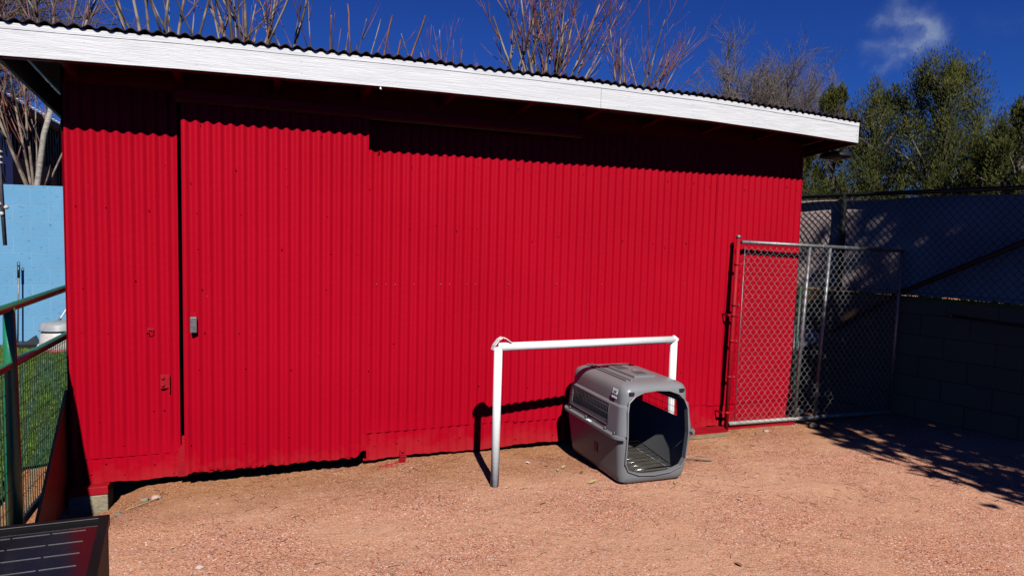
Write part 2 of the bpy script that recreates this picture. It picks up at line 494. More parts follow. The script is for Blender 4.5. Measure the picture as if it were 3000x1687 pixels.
def text_mesh(txt, size, ext=0.0006):
    cu = bpy.data.curves.new('t', 'FONT')
    cu.body = txt; cu.size = size; cu.extrude = ext; cu.align_x = 'CENTER'; cu.align_y = 'CENTER'
    o = bpy.data.objects.new('t', cu)
    col.objects.link(o)
    bpy.context.view_layer.update()
    dg = bpy.context.evaluated_depsgraph_get()
    me = o.evaluated_get(dg).to_mesh()
    vs = [v.co.copy() for v in me.vertices]
    fs = [tuple(p.vertices) for p in me.polygons]
    o.to_mesh_clear()
    bpy.data.objects.remove(o)
    bpy.data.curves.remove(cu)
    return vs, fs
rnd = random.Random(7)
def sstep(a, b, x):
    t = max(0.0, min(1.0, (x - a) / (b - a)))
    return t * t * (3 - 2 * t)
# ------------------------------------------------------------------ ground
YW = 4.632
DIP = [(-3, -0.05), (-1.25, -0.10), (-0.98, -0.15), (-0.86, -0.13), (-0.68, -0.045), (-0.42, -0.03), (0.5, -0.03), (0.78, -0.028), (0.9, -0.012), (1.0, -0.012), (1.1, -0.02), (1.5, -0.014), (2.1, -0.035), (2.9, -0.02), (3.4, 0.0), (9, 0.0)]
def dipx(x):
    if x <= DIP[0][0]: return DIP[0][1]
    for (a, za), (b, zb) in zip(DIP, DIP[1:]):
        if x <= b: return za + (zb - za) * sstep(a, b, x)
    return DIP[-1][1]
def gz(x, y):
    z = 0.0
    if -2.5 < x < 8 and -1 < y < 9:
        w = sstep(3.9, 4.5, y) * (1 - sstep(7.5, 8.5, y)) * (1 if x > -1.2 else sstep(-2.0, -1.2, x))
        z += dipx(x) * w
        z += 0.008 * noise.noise(Vector((x * 1.6, y * 1.6, 3.3))) + 0.0065 * noise.noise(Vector((x * 5, y * 5, 1.3))) + 0.0018 * noise.noise(Vector((x * 22, y * 22, 5)))
        z -= 0.004
    return z
def axis(lo, hi, a, b, st, big):
    out = [a + i * st for i in range(int(round((b - a) / st)) + 1)]
    q, s_ = b, st
    while q < hi:
        s_ *= 1.35; q = min(hi, q + min(s_, big)); out.append(q)
    q, s_ = a, st
    pre = []
    while q > lo:
        s_ *= 1.35; q = max(lo, q - min(s_, big)); pre.append(q)
    return pre[::-1] + out
xs = axis(-400, 400, -2.0, 6.4, 0.04, 60)
ys = axis(-300, 600, 1.4, 5.4, 0.035, 60)
mb = MB()
vs = [(x, y, gz(x, y)) for y in ys for x in xs]
nx = len(xs)
mb.add(vs, [(j * nx + i, j * nx + i + 1, (j + 1) * nx + i + 1, (j + 1) * nx + i) for j in range(len(ys) - 1) for i in range(nx - 1)], 0, True)
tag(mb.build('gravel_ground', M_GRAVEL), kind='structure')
# lawn beyond the green fence
LE = [(-1.50, 4.35), (-1.46, 4.75), (-1.55, 5.0), (-1.52, 5.3), (-1.38, 5.45), (-1.34, 5.75), (-1.12, 5.95), (-1.02, 6.2)]
def lawn_right(y):
    if y < 4.35: return -1.5 - (4.35 - y) * 0.3
    for (xa, ya), (xb, yb) in zip(LE, LE[1:]):
        if y <= yb: return xa + (xb - xa) * (y - ya) / (yb - ya) + 0.015 * noise.noise(Vector((y * 9, 0, 0)))
    return -1.0
mb = MB()
vs, fs = [], []
yy = [2.6 + 0.06 * i for i in range(145)]
for i, y in enumerate(yy):
    xr = lawn_right(y)
    for k in range(9):
        x = xr + (-9.0 - xr) * (k / 8) ** 2
        vs.append((x, y, gz(x, y) + 0.03))
for i in range(len(yy) - 1):
    for k in range(8):
        a = i * 9 + k
        fs.append((a, a + 9, a + 10, a + 1))
mb.add(vs, fs, 0, True)
tag(mb.build('lawn', M_TURF), kind='structure')
mb = MB()
for i in range(42000):
    y = 3.6 + 7.3 * rnd.random() ** 1.1
    xr = lawn_right(y)
    x = xr - (2.9 if y > 6 else 1.0) * rnd.random() ** 0.9
    if y > 10.9 - 0.18 * (x + 3): continue
    h = rnd.uniform(0.015, 0.034) * (1.3 if y > 7 else 1)
    a = rnd.random() * PI
    w = rnd.uniform(0.0025, 0.005) * (1.0 + 0.25 * max(0, y - 4))
    lx, ly = rnd.uniform(-.012, .012), rnd.uniform(-.012, .012)
    z = gz(x, y) + 0.028
    dx, dy = math.cos(a) * w, math.sin(a) * w
    mb.add([(x - dx, y - dy, z), (x + dx, y + dy, z), (x + lx, y + ly, z + h)], [(0, 1, 2)])
tag(mb.build('lawn_grass', M_GRASS), 'short green turf grass behind the green fence', 'grass', kind='stuff')
# loose pebbles and dry needles on the gravel
mb = MB()
ICO = bmesh.new(); bmesh.ops.create_icosphere(ICO, subdivisions=1, radius=1)
IV = [v.co.copy() for v in ICO.verts]; IF = [tuple(v.index for v in f.verts) for f in ICO.faces]; ICO.free()
def pebble(mb, x, y, z, r, mi):
    q = Matrix.Rotation(rnd.random() * 6.28, 3, 'Z') @ Matrix.Rotation(rnd.uniform(-.5, .5), 3, 'X')
    s3 = (r * rnd.uniform(0.8, 1.5), r * rnd.uniform(0.7, 1.1), r * rnd.uniform(0.4, 0.75))
    mb.add([Vector((x, y, z + s3[2] * 0.3)) + q @ Vector((v.x * s3[0], v.y * s3[1], v.z * s3[2])) * rnd.uniform(.85, 1.1) for v in IV], IF, mi)
def visible_xy():
    y = 1.3 + 3.6 * rnd.random() ** 0.8
    x = rnd.uniform(-0.9, 1.0) * (0.55 * y) + 0.39 * y * 1.02
    return x, y
for i in range(7000):
    x, y = visible_xy()
    if y > 4.7: continue
    r = rnd.choice([0.0022, 0.003, 0.003, 0.004]) * rnd.uniform(.8, 1.2)
    if rnd.random() < 0.006: r *= 2.6
    mb_i = rnd.choices([0, 1, 2, 3], [6, 2.5, 0.9, 0.5])[0]
    pebble(mb, x, y, gz(x, y), r, mb_i)
tag(mb.build('loose_pebbles', [M_STONE, M_TAN, M_STONEG, M_SPECK]), 'fine loose grit and tiny pebbles strewn over the gravel', 'gravel', kind='stuff')
mb = MB()
def needle(x, y, L, a, r, mi):
    pts = []
    b = rnd.uniform(-.5, .5)
    for k in range(4):
        t = k / 3 - .5
        aa = a + b * t
        px, py = x + math.cos(aa) * L * t, y + math.sin(aa) * L * t
        pts.append((px, py, gz(px, py) + r + 0.002 + rnd.uniform(0, .003)))
    mb.tube(pts, r, 3, mi, caps=False)
for i in range(1100):
    x, y = visible_xy()
    if rnd.random() < 0.45:
        x = rnd.uniform(2.6, 5.2); y = rnd.uniform(2.6, 4.6)
    if rnd.random() < 0.12:
        x = rnd.uniform(-.9, 4.6); y = rnd.uniform(4.25, 4.6)
    needle(x, y, rnd.uniform(0.015, 0.07), rnd.random() * PI, rnd.uniform(0.0006, 0.0014), rnd.choice([0, 0, 1]))
tag(mb.build('dry_needles', [M_LITTER, M_LEAFB]), 'scattered dry needles and straw bits on the gravel', 'litter', kind='stuff')
# ------------------------------------------------------------------ red shed
shed = thing('metal_shed', 'long red corrugated metal shed with white fascia board and sliding door', 'shed', (1.77, 6.1, 0))
PITCH = 0.0665
def dents(x, z, s):
    return 0.005 * noise.noise(Vector((x * 0.9, z * 0.8, s))) + 0.0026 * noise.noise(Vector((x * 4, z * 2.6, s + 7))) + 0.0035 * max(0, noise.noise(Vector((x * 7, z * 6, s + 3))) - 0.45)
def sheet(mb, x0, x1, zb, zt, y0, amp=0.0085, phase=0.0, seed=0.0, nz=26, flat_low=0.0, per=12, mi=0, frame=None, ragged=0.0, damp=1.0):
    n = max(4, int((x1 - x0) / PITCH * per))
    vs = []
    for k in range(nz + 1):
        for i in range(n + 1):
            x = x0 + (x1 - x0) * i / n
            b = zb(x) if callable(zb) else zb
            t = zt(x) if callable(zt) else zt
            if ragged: b = b + ragged * max(0.0, noise.noise(Vector((x * 14, seed, 2.2))) + 0.25 * noise.noise(Vector((x * 60, seed, 1))))
            z = b + (t - b) * (k / nz)
            a = amp * (1 - flat_low * (1 - min(1, (z - b) / 0.15)))
            y = y0 - a * math.sin(2 * PI * (x - x0) / PITCH + phase) + dents(x, z, seed) * damp
            p = (x, y, z)
            if frame: p = frame(p)
            vs.append(p)
    w = n + 1
    mb.add(vs, [(j * w + i, j * w + i + 1, (j + 1) * w + i + 1, (j + 1) * w + i) for j in range(nz) for i in range(n)], mi, True)
def screw(mb, x, z, y, r=0.0065, mi=0):
    r *= 0.6
    mb.lathe((x, y, z), [(r * 1.25, 0.0), (r * 1.2, 0.0015), (r * 0.8, 0.002), (r * 0.75, 0.006), (r * 0.2, 0.007)], 8, mi, Vector((0, -1, 0)))
# left wall sheet
mb = MB()
def zwl(x): return 0.028 - 0.01 * (x + 1.08) + 0.004 * math.sin(x * 20)
sheet(mb, -1.08, -0.478, 0.185, 2.47, YW, 0.0076, 1.0, 1.0, nz=40, flat_low=0.55)
for x, z in [(-1.03, 1.75), (-.87, 1.745), (-.64, 1.74), (-.545, 2.02), (-1.0, 1.25), (-.72, 1.3), (-1.01, .98), (-.87, .97), (-.66, .97), (-.93, .42), (-.80, .26), (-.63, .47), (-.57, .47)]:
    screw(mb, x, z, YW - 0.006)
mb.build('wall_sheet', M_RED, shed)
mb = MB()
sheet(mb, -1.075, -0.468, zwl, 0.235, YW + 0.005, 0.0035, 0.4, 4.0, nz=6)
for x, z in [(-.98, .09), (-.80, .07), (-.63, .12), (-.52, .05), (-.9, .15)]: screw(mb, x, z, YW + 0.0)
mb.build('skirt_sheet', M_RED, shed)
# right wall: seven lapped sheets with a skirt below
edges = [0.64, 1.235, 1.84, 2.44, 3.05, 3.65, 4.24, 4.612]
for i in range(7):
    mb = MB()
    x0, x1 = edges[i] - 0.0, edges[i + 1] + 0.035
    if i == 6: x1 = 4.612
    s0 = (x0 - 0.64) / PITCH * 2 * PI
    sheet(mb, x0, x1, 0.205 + 0.006 * math.sin(i * 2.1), 2.47, YW - 0.0022 * (i % 2) - 0.001, 0.0074, s0 % (2 * PI), 10 + i * 1.7, nz=40, flat_low=0.55)
    for zrow in (2.12, 1.62, 0.83, 0.50):
        for k in range(3):
            if rnd.random() < 0.72:
                xx = x0 + (k + 0.5) * (x1 - x0) / 3 + rnd.uniform(-.06, .06)
                screw(mb, xx, zrow + rnd.uniform(-.03, .03) - 0.02 * (i - 3) * (1 if zrow == 1.62 else 0), YW - 0.008, rnd.uniform(.005, .0068))
    for kk in range(42):
        x = 0.77 + 0.0665 * kk
        if kk in (3, 5, 6, 9, 12, 13, 17, 18, 24, 25, 30, 31, 36) or (kk > 12 and kk % 3) or not (x0 <= x < edges[i + 1]): continue
        mb.box((x, YW - 0.0125, 1.273 + rnd.uniform(-.002, .002)), (0.004, 0.0015, rnd.uniform(.004, .011)), mi=1)
    mb.build('wall_sheet', [M_RED, M_GALV], shed)
for i in range(4):
    x0, x1 = [(0.69, 1.66), (1.62, 2.60), (2.56, 3.52), (3.48, 4.60)][i]
    mb = MB()
    zb = (lambda x: 0.012 + 0.006 * math.sin(x * 7) + 0.003 * math.sin(x * 31))
    sheet(mb, x0, x1, zb, 0.235, YW + 0.004 + 0.0015 * (i % 2), 0.0042, i * 1.3, 30 + i, nz=6)
    for k in range(6): screw(mb, x0 + 0.08 + k * 0.16, rnd.uniform(0.06, 0.13), YW - 0.002)
    mb.build('skirt_sheet', M_RED, shed)
# side and back walls, dark inside
ZR = lambda y: 2.655 - 0.10 * (y - 4.25)       # underside of roof line
mb = MB()
def side(x, mb, sgn):
    n = 46 * 6
    vs = []
    for k in range(2):
        for i in range(n + 1):
            y = 4.645 + 2.95 * i / n
            z = 0.02 if k == 0 else ZR(y) - 0.03
            vs.append((x + sgn * 0.008 * math.sin(2 * PI * y / PITCH), y, z))
    mb.add(vs, [(i, i + 1, n + 2 + i, n + 1 + i) for i in range(n)], 0, True)
side(-1.088, mb, 1); mb.build('side_wall', M_RED, shed)
mb = MB(); side(4.618, mb, 1); mb.build('side_wall', M_RED, shed)
mb = MB(); mb.box((1.765, 7.6, 1.16), (5.7, 0.02, 2.28)); mb.build('back_wall', M_RED, shed)
mb = MB()
mb.box((1.765, 6.25, -0.02), (5.5, 2.4, 0.02)); mb.build('floor_pad', M_DARK, shed)
# framing seen in the gap and a black sheet added as interior shade
mb = MB()
mb.box((-0.53, 4.72, 1.22), (0.09, 0.09, 2.36)); mb.box((0.76, 4.72, 1.22), (0.09, 0.09, 2.36))
mb.box((-0.51, 4.665, 0.16), (0.13, 0.02, 0.24), mi=1)
mb.build('door_jamb', [M_DARK, M_RED2], shed)
mb = MB()
mb.box((0.2, 4.80, 1.2), (1.9, 0.02, 2.4)); mb.build('gap_shade_sheet', M_DARK, shed)
# white-red lower jamb board seen under the door edge
mb = MB()
mb.prism([(-0.492, 4.60, 0.03), (-0.35, 4.60, 0.035), (-0.35, 4.60, 0.27), (-0.435, 4.60, 0.27), (-0.487, 4.60, 0.215)], (0, 0.018, 0))
mb.build('jamb_board', M_RED2, shed)
# sliding door
YD = 4.535
door_bot = lambda x: 0.068 + 0.01 * (x + .43) - (0.0 if x < 0.62 else (x - 0.62) * 0.2) * -1
mb = MB()
for a, b, yy_, sd in ((-0.446, 0.165, 0.0, 50), (0.13, 0.695, -0.002, 51)):
    sheet(mb, a, b, lambda x: 0.066 + 0.05 * sstep(0.60, 0.70, x), 2.40, YD + yy_, 0.0078, (a + 0.446) / PITCH * 2 * PI, sd, nz=40, ragged=0.022)
for z in (2.26, 2.02, 1.91, 1.74, 1.50, 1.26, 0.98, 0.73, 0.24):
    for k in range(5):
        if rnd.random() < 0.62: screw(mb, -0.37 + k * 0.26 + rnd.uniform(-.05, .05), z + rnd.uniform(-.02, .02), YD - 0.008, rnd.uniform(.005, .0068))
for i in range(26):
    x = -0.38 + 0.95 * rnd.random()
    mb.add([(x, YD - 0.012, 0.078), (x + rnd.uniform(.01, .04), YD - 0.016, 0.07 + rnd.uniform(0, .02)), (x + rnd.uniform(0, .03), YD - 0.02, 0.09 + rnd.uniform(0, .025))], [(0, 1, 2)])
door = mb.build('sliding_door', M_RED, shed)
mb = MB()
for z in (0.22, 1.2, 2.32): mb.box((0.135, YD + 0.032, z), (1.10, 0.035, 0.09))
for x in (-0.39, 0.64): mb.box((x, YD + 0.032, 1.25), (0.09, 0.034, 2.12))
mb.build('door_frame', M_DARK, door)
mb = MB()
mb.box((-0.384, YD - 0.028, 1.028), (0.038, 0.034, 0.098), bev=0.004, mi=0)
mb.box((-0.384, YD - 0.013, 1.09), (0.036, 0.006, 0.028), mi=1)
mb.build('handle', [M_GALV, M_RED], door)
# header rail for the sliding door
mb = MB()
mb.box((0.92, 4.50, 2.435), (2.80, 0.03, 0.06), bev=0.004)
mb.build('header_board', M_RED, shed)
mb = MB()
mb.box((0.92, 4.545, 2.415), (2.78, 0.05, 0.03)); mb.build('door_track', M_DARK, shed)
# latch staple, bolt plate, floor guide
mb = MB()
mb.box((-0.637, 4.622, 0.992), (0.04, 0.004, 0.018)); mb.tube([(-0.652, 4.622, 0.985), (-0.652, 4.60, 0.975), (-0.624, 4.60, 0.975), (-0.624, 4.622, 0.985)], 0.0035, 6)
mb.build('staple', M_RED2, shed)
mb = MB()
mb.box((-0.562, 4.616, 0.655), (0.052, 0.006, 0.088), bev=0.002); mb.box((-0.536, 4.611, 0.64), (0.006, 0.014, 0.11))
for z in (0.678, 0.632): mb.lathe((-0.572, 4.614, z), [(0.011, 0), (0.011, 0.006), (0.006, 0.012), (0.001, 0.013)], 10, 0, Vector((0, -1, 0)))
mb.build('latch_plate', M_RED2, shed)
mb = MB()
mb.box((0.968, 4.608, 0.052), (0.045, 0.006, 0.05), bev=0.002)
mb.box((0.965, 4.588, 0.026), (0.05, 0.04, 0.006), rot=Matrix.Rotation(-0.3, 3, 'X'))
mb.box((0.957, 4.566, -0.010), (0.05, 0.006, 0.07), rot=Matrix.Rotation(0.2, 3, 'X'), bev=0.002)
mb.lathe((0.968, 4.605, 0.058), [(0.011, 0), (0.011, 0.006), (0.004, 0.01)], 10, 0, Vector((0, -1, 0)))
mb.build('door_guide', M_RED2, shed)
# concrete footing at the left corner
mb = MB()
mb.box((-0.985, 4.66, -0.12), (0.21, 0.17, 0.19), bev=0.01)
mb.build('footing', M_CONC, shed)
mb = MB()
mb.box((-0.985, 4.657, 0.001), (0.216, 0.176, 0.052), bev=0.006)
mb.build('footing_cap', M_RED2, shed)
mb = MB()
mb.box((4.0, 4.58, 0.0), (1.15, 0.10, 0.03), bev=0.004)
mb.build('sill', M_RED2, shed)
# roof, fascia, rafters (front eave slightly bowed, as the old board is)
FX = [(-1.30, 4.28, 2.512), (-0.4, 4.25, 2.535), (0.8, 4.225, 2.556), (2.1, 4.215, 2.566), (3.2, 4.225, 2.562), (4.1, 4.255, 2.545), (4.855, 4.28, 2.522)]
def fas(x):
    if x <= FX[0][0]: return FX[0][1], FX[0][2]
    for a, b in zip(FX, FX[1:]):
        if x <= b[0]:
            t = (x - a[0]) / (b[0] - a[0])
            return a[1] + (b[1] - a[1]) * t, a[2] + (b[2] - a[2]) * t
    return FX[-1][1], FX[-1][2]
def board(mb, x0, x1, z0, z1, y0, th, n=60, mi=0, wob=0.001):
    vs = []
    for i in range(n + 1):
        x = x0 + (x1 - x0) * i / n
        fy, fz = fas(x)
        w = wob * noise.noise(Vector((x * 3, z0 * 9, 1)))
        for (yy_, zz_) in ((y0, z0), (y0 + th, z0), (y0 + th, z1), (y0, z1)):
            vs.append((x, fy + yy_, fz + zz_ + w))
    fs = []
    for i in range(n):
        for k in range(4):
            a, b = i * 4 + k, i * 4 + (k + 1) % 4
            fs.append((a, b, b + 4, a + 4))
    fs += [(0, 3, 2, 1), (n * 4, n * 4 + 1, n * 4 + 2, n * 4 + 3)]
    mb.add(vs, fs, mi)
mb = MB()
board(mb, -1.300, 2.285, 0.0, 0.139, 0.0, 0.019)
board(mb, 2.288, 4.855, 0.001, 0.139, 0.0005, 0.019)
for x in (4.835,):
    for z in (0.03, 0.065, 0.10):
        fy, fz = fas(x); mb.lathe((x, fy, fz + z), [(0.004, 0), (0.003, 0.0015)], 8, 1, Vector((0, -1, 0)))
for x in [-.9 + .57 * k for k in range(10)]:
    fy, fz = fas(x)
    for z in (0.035, 0.105): mb.lathe((x + rnd.uniform(-.01, .01), fy, fz + z), [(0.0035, 0), (0.003, 0.001)], 8, 0, Vector((0, -1, 0)))
fascia = mb.build('fascia_board', [M_WHITE, M_GALV], shed)
mb = MB()
board(mb, -1.302, 4.853, 0.1405, 0.172, -0.003, 0.02)
mb.build('trim_strip', M_WHITE, fascia)
mb = MB()
board(mb, -1.28, 4.83, -0.004, 0.135, 0.0215, 0.036)
mb.build('sub_fascia', M_RED2, shed)
mb = MB()   # hook under the fascia
fy, fz = fas(0.72)
mb.tube([(0.72, fy + 0.008, fz), (0.72, fy + 0.008, fz - 0.012), (0.722, fy - 0.004, fz - 0.022), (0.712, fy - 0.012, fz - 0.018)], 0.0045, 6)
mb.build('hook', M_WPIPE, fascia)
# roof sheet
def roof_z(x, y):
    fy, fz = fas(x)
    return fz + 0.172 + 0.011 - 0.10 * (y - fy)
mb = MB()
n = int((4.90 + 1.33) / PITCH * 8)
rows = [-0.022, 0.0, 0.4, 1.2, 2.2, 3.5]
for top, off, mi in ((1, 0.004, 0), (0, 0.0, 0)):
    vs = []
    for j, dy in enumerate(rows):
        for i in range(n + 1):
            x = -1.33 + 6.23 * i / n
            fy, fz = fas(x)
            lap = 0.0035 * (int((x + 1.33) / 0.62) % 2)
            irregular = 0.003 * noise.noise(Vector((x * 1.7, j, 9)))
            w = 0.0085 * math.sin(2 * PI * x / (PITCH * 1.02) + 0.25 * math.sin(x * 1.3)) + irregular
            vs.append((x, fy + dy - 0.003 * lap, roof_z(x, fy + dy) + w + off + lap))
    w_ = n + 1
    mb.add(vs, [(j * w_ + i, j * w_ + i + 1, (j + 1) * w_ + i + 1, (j + 1) * w_ + i) for j in range(len(rows) - 1) for i in range(n)], 0, True)
    if top: o1 = 0
k = (n + 1) * len(rows)
for i in range(n): mb.f.append((i, k + i, k + i + 1, i + 1)); mb.m.append(0); mb.sm.append(True)
mb.build('roof', M_ROOF, shed)
# rafters
for x in (-1.02, -0.455, 0.11, 0.67, 1.235, 1.81, 2.365, 2.915, 3.49, 4.06, 4.585, 4.825):
    mb = MB()
    fy, fz = fas(x)
    y0, y1 = fy + 0.06, 7.55
    za, zb = fz + 0.02, fz + 0.02 - 0.10 * (y1 - y0)
    w = 0.019
    vs = [(x - w, y0, za), (x + w, y0, za), (x + w, y0, za + 0.14), (x - w, y0, za + 0.14), (x - w, y1, zb), (x + w, y1, zb), (x + w, y1, zb + 0.14), (x - w, y1, zb + 0.14)]
    mb.add(vs, [(0, 1, 2, 3), (7, 6, 5, 4), (0, 4, 5, 1), (1, 5, 6, 2), (2, 6, 7, 3), (3, 7, 4, 0)])
    mb.build('rafter', M_RED2, shed)
mb = MB()   # roof decking above the rafters
mb.prism([(-1.29, 4.31, 2.668), (4.84, 4.31, 2.668), (4.84, 7.6, 2.34), (-1.29, 7.6, 2.34)], (0, 0, 0.012))
mb.build('roof_deck', M_DARK, shed)
mb = MB()   # wall infill above the sheets
mb.box((1.765, 4.66, 2.54), (5.68, 0.02, 0.18)); mb.build('top_plate', M_RED2, shed)
for x in (-1.31,):
    mb = MB()
    fy, fz = fas(x)
    y1 = 7.6
    vs = []
    for dx in (0, 0.02):
        vs += [(x + dx, fy, fz - 0.002), (x + dx, y1, fz - 0.002 - 0.10 * (y1 - fy)), (x + dx, y1, fz + 0.14 - 0.10 * (y1 - fy)), (x + dx, fy, fz + 0.14)]
    mb.add(vs, [(0, 1, 2, 3), (7, 6, 5, 4), (0, 4, 5, 1), (1, 5, 6, 2), (2, 6, 7, 3), (3, 7, 4, 0)])
    mb.build('rake_board', M_WHITE, shed)
mb = MB()
vs = []
fy, fz = fas(4.85)
for dx in (0, 0.018):
    vs += [(4.848 + dx, fy + .02, fz - 0.002), (4.848 + dx, 7.6, fz - 0.002 - 0.10 * (7.6 - fy)), (4.848 + dx, 7.6, fz + 0.14 - 0.10 * (7.6 - fy)), (4.848 + dx, fy + .02, fz + 0.14)]
mb.add(vs, [(0, 1, 2, 3), (7, 6, 5, 4), (0, 4, 5, 1), (1, 5, 6, 2), (2, 6, 7, 3), (3, 7, 4, 0)])
mb.build('rake_board', M_RED2, shed)
# flood light under the right eave
t = thing('flood_light', 'dark round flood light hanging under the right end of the shed eave', 'lamp', (4.95, 4.62, 2.49))
mb = MB(); mb.lathe((4.97, 4.62, 2.455), [(0.02, 0.045), (0.10, 0.035), (0.135, 0.01), (0.14, -0.012), (0.12, -0.018)], 20); mb.build('lamp_shade', M_BLKSTEEL, t)
mb = MB(); mb.lathe((4.97, 4.60, 2.44), [(0.02, 0.01), (0.045, -0.005), (0.03, -0.012), (0.01, -0.014)], 12); mb.build('bulb', M_GALV, t)
mb = MB(); mb.tube([(4.97, 4.62, 2.50), (4.90, 4.62, 2.52), (4.86, 4.62, 2.54)], 0.012, 6); mb.build('bracket', M_BLKSTEEL, t)
# timber sill lying by the post
mb = MB()
mb.prism([(3.10, 4.40, 0.0), (3.10, 4.54, 0.0), (3.78, 4.545, 0.0), (3.70, 4.385, 0.0)], (0, 0, 0.034), 0)
o = mb.build('timber_board', M_RED2)
o.data.materials.append(M_WOODB)
for p in o.data.polygons:
    if p.normal.y < -0.5: p.material_index = 1
tag(o, 'red topped timber board on the ground left of the red fence post', 'board')
# ------------------------------------------------------------------ white pipe frame
fr = thing('pipe_frame', 'white painted steel pipe frame standing in front of the red wall', 'frame', (1.433, 3.914, 0))
RP = 0.0272
L0, L1 = Vector((1.433, 3.914, -0.02)), Vector((1.437, 3.914, 0.918))
R0, R1 = Vector((2.878, 4.06, -0.02)), Vector((2.884, 4.06, 0.897))
bd = (R1 - L1).normalized()
mb = MB(); mb.tube([L0, L1 + Vector((0, 0, 0.0))], RP, 20); mb.build('post', M_WPIPE, fr)
mb = MB(); mb.tube([R0, R1 + Vector((0, 0, 0.0))], RP, 20); mb.build('post', M_WPIPE, fr)
mb = MB(); mb.tube([L1 + bd * 0.0, R1], RP, 20)
mb.tube([R1 + bd * 0.0 + Vector((0, 0, -.02)), R1 + bd * 0.012 + Vector((0, 0, .0)), R1 - bd * 0.012 + Vector((0, 0, 0.012))], [RP * 1.0, RP * 1.02, RP * .9], 14)
mb.build('crossbar', M_WPIPE, fr)
mb = MB()
arc = [L1 + Vector((-0.040, 0, -0.015)), L1 + Vector((-0.030, 0, 0.012)), L1 + Vector((-0.002, 0, 0.048)), L1 + Vector((0.022, 0, 0.062)), L1 + Vector((0.045, 0, 0.056)), L1 + Vector((0.085, 0.008, 0.028))]
for a, b in zip(arc, arc[1:]):
    d = b - a; ang = math.atan2(d.z, d.x)
    mb.box((a + b) / 2, (d.length + 0.004, 0.05, 0.0045), rot=Matrix.Rotation(-ang, 3, 'Y'))
mb.build('strap', M_WPIPE, fr)
# ------------------------------------------------------------------ pet crate
CR = R(-1.5)
crate = thing('pet_crate', 'open grey plastic pet travel crate with wire side windows, no door', 'pet crate', (2.485, 4.045, 0.0), CR)
crate.scale = (1.0, 1.05, 1.025)
def rrect(hx, hy, r, n=6):
    out = []
    for cx, cy, a0 in ((hx - r, hy - r, 0), (-hx + r, hy - r, PI / 2), (-hx + r, -hy + r, PI), (hx - r, -hy + r, 1.5 * PI)):
        for k in range(n + 1):
            a = a0 + PI / 2 * k / n
            out.append((cx + r * math.cos(a), cy + r * math.sin(a)))
    return out
def loft(secs, n=6):
    """closed solid through rounded-rectangle sections (z, hx, hy, r)"""
    vs, fs = [], []
    for z, hx, hy, r in secs: vs += [(x, y, z) for x, y in rrect(hx, hy, r, n)]
    m = 4 * (n + 1)
    for i in range(len(secs) - 1):
        for j in range(m):
            a, b = i * m + j, i * m + (j + 1) % m
            fs.append((a, b, b + m, a + m))
    fs.append(tuple(range(m - 1, -1, -1)))
    fs.append(tuple((len(secs) - 1) * m + j for j in range(m)))
    return vs, fs
def mk(vs, fs, name='tmp', mat=None):
    me = bpy.data.meshes.new(name); me.from_pydata([tuple(v) for v in vs], [], fs)
    bm = bmesh.new(); bm.from_mesh(me); bmesh.ops.recalc_face_normals(bm, faces=bm.faces[:]); bm.to_mesh(me); bm.free()
    if mat: me.materials.append(mat)
    o = bpy.data.objects.new(name, me); col.objects.link(o); return o
def cut(o, cutters):
    for c in cutters:
        md = o.modifiers.new('b', 'BOOLEAN'); md.operation = 'DIFFERENCE'; md.solver = 'EXACT'; md.object = c
    bpy.context.view_layer.update()
    dg = bpy.context.evaluated_depsgraph_get()
    me = bpy.data.meshes.new_from_object(o.evaluated_get(dg))
    o.modifiers.clear(); o.data = me
    for c in cutters: bpy.data.objects.remove(c)
    return o
UP = [(0.333, 0.284, 0.412, 0.058), (0.36, 0.2835, 0.411, 0.058), (0.515, 0.268, 0.395, 0.058), (0.522, 0.262, 0.388, 0.058), (0.528, 0.256, 0.382, 0.060), (0.59, 0.2535, 0.380, 0.058), (0.618, 0.248, 0.375, 0.058), (0.638, 0.236, 0.363, 0.055), (0.650, 0.218, 0.345, 0.065), (0.657, 0.195, 0.32, 0.06), (0.661, 0.12, 0.24, 0.05)]
LO = [(0.0, 0.215, 0.338, 0.06), (0.006, 0.237, 0.358, 0.065), (0.02, 0.248, 0.371, 0.055), (0.05, 0.2545, 0.380, 0.055), (0.075, 0.257, 0.384, 0.055), (0.317, 0.284, 0.411, 0.058)]
TH = 0.006
def inner(secs, dz0, dz1):
    s = [(z, hx - TH, hy - TH, max(r - TH, 0.01)) for z, hx, hy, r in secs]
    s[0] = (s[0][0] + dz0,) + s[0][1:]
    s[-1] = (s[-1][0] + dz1,) + s[-1][1:]
    return s
OPEN = [(-0.232, 0.15), (-0.236, 0.33), (-0.232, 0.49), (-0.215, 0.545), (-0.17, 0.585), (-0.10, 0.608), (0.0, 0.615), (0.10, 0.608), (0.17, 0.585), (0.215, 0.545), (0.232, 0.49), (0.236, 0.33), (0.232, 0.15), (0.205, 0.10), (0.12, 0.068), (0.0, 0.058), (-0.12, 0.068), (-0.205, 0.10)]
OPEN = [(x * 0.985, z) for x, z in OPEN]
def cutter_open():
    n = len(OPEN)
    vs = [(x, -0.60, z) for x, z in OPEN] + [(x, -0.30, z) for x, z in OPEN]
    return mk(vs, [tuple(range(n)), tuple(range(2 * n - 1, n - 1, -1))] + [(i, i + n, (i + 1) % n + n, (i + 1) % n) for i in range(n)])
def boxo(c, s):
    m = MB(); m.box(c, s); return mk(m.v, m.f)
inn = inner(UP, -0.03, 0.0); inn = inn[:-1] + [(0.653, 0.12, 0.24, 0.05)]
inn = [(min(z, 0.653), a, b, c) for z, a, b, c in inn]
inn = [q for i, q in enumerate(inn) if i == 0 or q[0] > inn[i - 1][0] + 0.001]
upper = mk(*loft(UP), 'upper_shell', M_CRATE)
